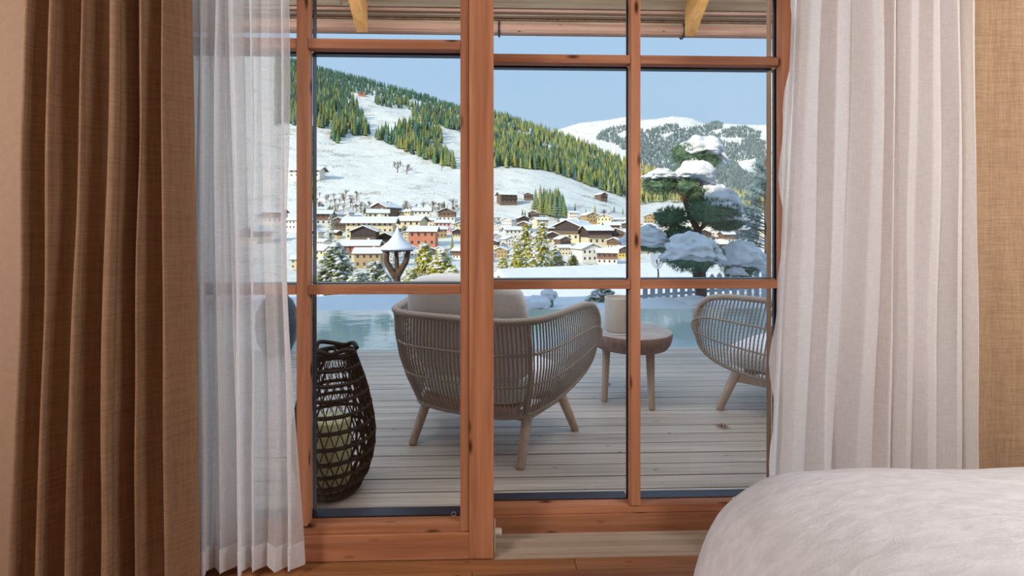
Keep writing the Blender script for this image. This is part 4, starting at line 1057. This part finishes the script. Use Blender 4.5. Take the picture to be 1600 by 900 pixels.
tag(stuff.build('hillside_forest', M['spruce'], cols=cols), 'dense spruce forest covering the upper hillside', 'forest', kind='stuff')
# forest on the far mountain, its tree tints greyed to imitate haze
FARP = [[(985, 243), (960, 225), (930, 218), (938, 208), (955, 200), (985, 196), (1010, 206), (1040, 196), (1056, 194), (1062, 203), (1110, 197), (1112, 204), (1128, 222), (1190, 232), (1240, 236), (1240, 330), (1100, 330), (985, 268)],
        [(1100, 198), (1118, 190), (1130, 193), (1128, 201), (1106, 206)], [(1117, 215), (1130, 204), (1160, 198), (1190, 208), (1186, 218), (1150, 216)], [(1158, 222), (1172, 214), (1196, 224), (1196, 236), (1160, 234)]]
FCL = [[(1150, 252), (1180, 250), (1184, 276), (1160, 268)], [(1026, 212), (1060, 206), (1040, 218)], [(962, 210), (985, 204), (985, 216), (968, 217)]]
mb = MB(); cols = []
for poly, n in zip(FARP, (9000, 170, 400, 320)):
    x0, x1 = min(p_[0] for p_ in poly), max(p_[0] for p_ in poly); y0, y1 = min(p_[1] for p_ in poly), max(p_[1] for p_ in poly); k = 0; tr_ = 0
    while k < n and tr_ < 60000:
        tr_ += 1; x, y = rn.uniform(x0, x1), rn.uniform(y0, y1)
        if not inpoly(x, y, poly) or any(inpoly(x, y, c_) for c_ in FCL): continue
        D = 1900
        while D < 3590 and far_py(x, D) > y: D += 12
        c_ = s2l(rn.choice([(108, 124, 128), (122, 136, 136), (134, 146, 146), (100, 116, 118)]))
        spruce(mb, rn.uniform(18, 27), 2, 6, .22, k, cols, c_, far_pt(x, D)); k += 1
tag(mb.build('mountain_forest', M['spruce_far'], cols=cols), 'haze-tinted grey-green forest on the far snowy mountain', 'forest', kind='stuff')

# bare trees and hedgerow
def bare_mesh(seed):
    rn = random.Random(seed); mb = MB()
    def grow(p_, d, L, r_, lev):
        q_ = p_ + d * L; mb.tube([p_, p_.lerp(q_, .5) + Vector((rn.gauss(0, .03), rn.gauss(0, .03), 0)) * L, q_], [r_, r_ * .85, r_ * .65], 4 if lev else 5, cap=False)
        if lev >= 4: return
        for _ in range(3 if lev else 5):
            d2 = (d + Vector((rn.gauss(0, .5), rn.gauss(0, .5), rn.gauss(.12, .25)))).normalized()
            grow(p_.lerp(q_, rn.uniform(.55, 1.0)), d2, L * rn.uniform(.55, .8), r_ * .62, lev + 1)
    grow(Vector((0, 0, 0)), Vector((0, 0, 1)), .30, .026, 0); return mb.mesh('bare_tree', M['twig'])
BT = []
BM = [bare_mesh(i) for i in range(3)]
def bare(px, by, hpx, lab, grp, i):
    if grp and (any(abs(px - a) < c_ * .6 and -4 < by - b < 12 for a, b, c_ in placed) or any(abs(px - a) < 5 and abs(by - b) < 4 for a, b in BT)): return
    BT.append((px, by))
    D = find_D(px, by); o = link('bare_tree', BM[i % 3]); o.location = hill_pt(px, D); h = hpx * D / FPX; o.scale = (h * 1.1, h * 1.1, h); o.rotation_euler.z = i * 1.7
    tag(o, lab, 'tree', grp)
bare(621, 271, 32, 'tall bare round-crowned tree standing on the snowy slope', None, 0)
bare(636, 273, 26, 'shorter bare tree beside the round-crowned one on the slope', None, 1)
bare(945, 348, 32, 'bare tree by the tan stone farmhouse below the meadow', None, 2)
bare(690, 268, 16, 'small bare tree at the lower end of the spruce strip', None, 1)
for i in range(120):
    x = rn.uniform(486, 560) if i % 2 else rn.uniform(560, 716); y = rn.uniform(308, 338) if x < 560 else rn.uniform(326, 340)
    bare(x, y, rn.uniform(12, 26), 'leafless brown tree in the hedgerow above the village roofs', 'hedgerow trees above the village', i)
for i in range(80):
    x = rn.uniform(772, 980); bare(x, rn.uniform(340, 402), rn.uniform(8, 16), 'leafless garden tree between the chalets under the meadow', 'garden trees between chalets', i)
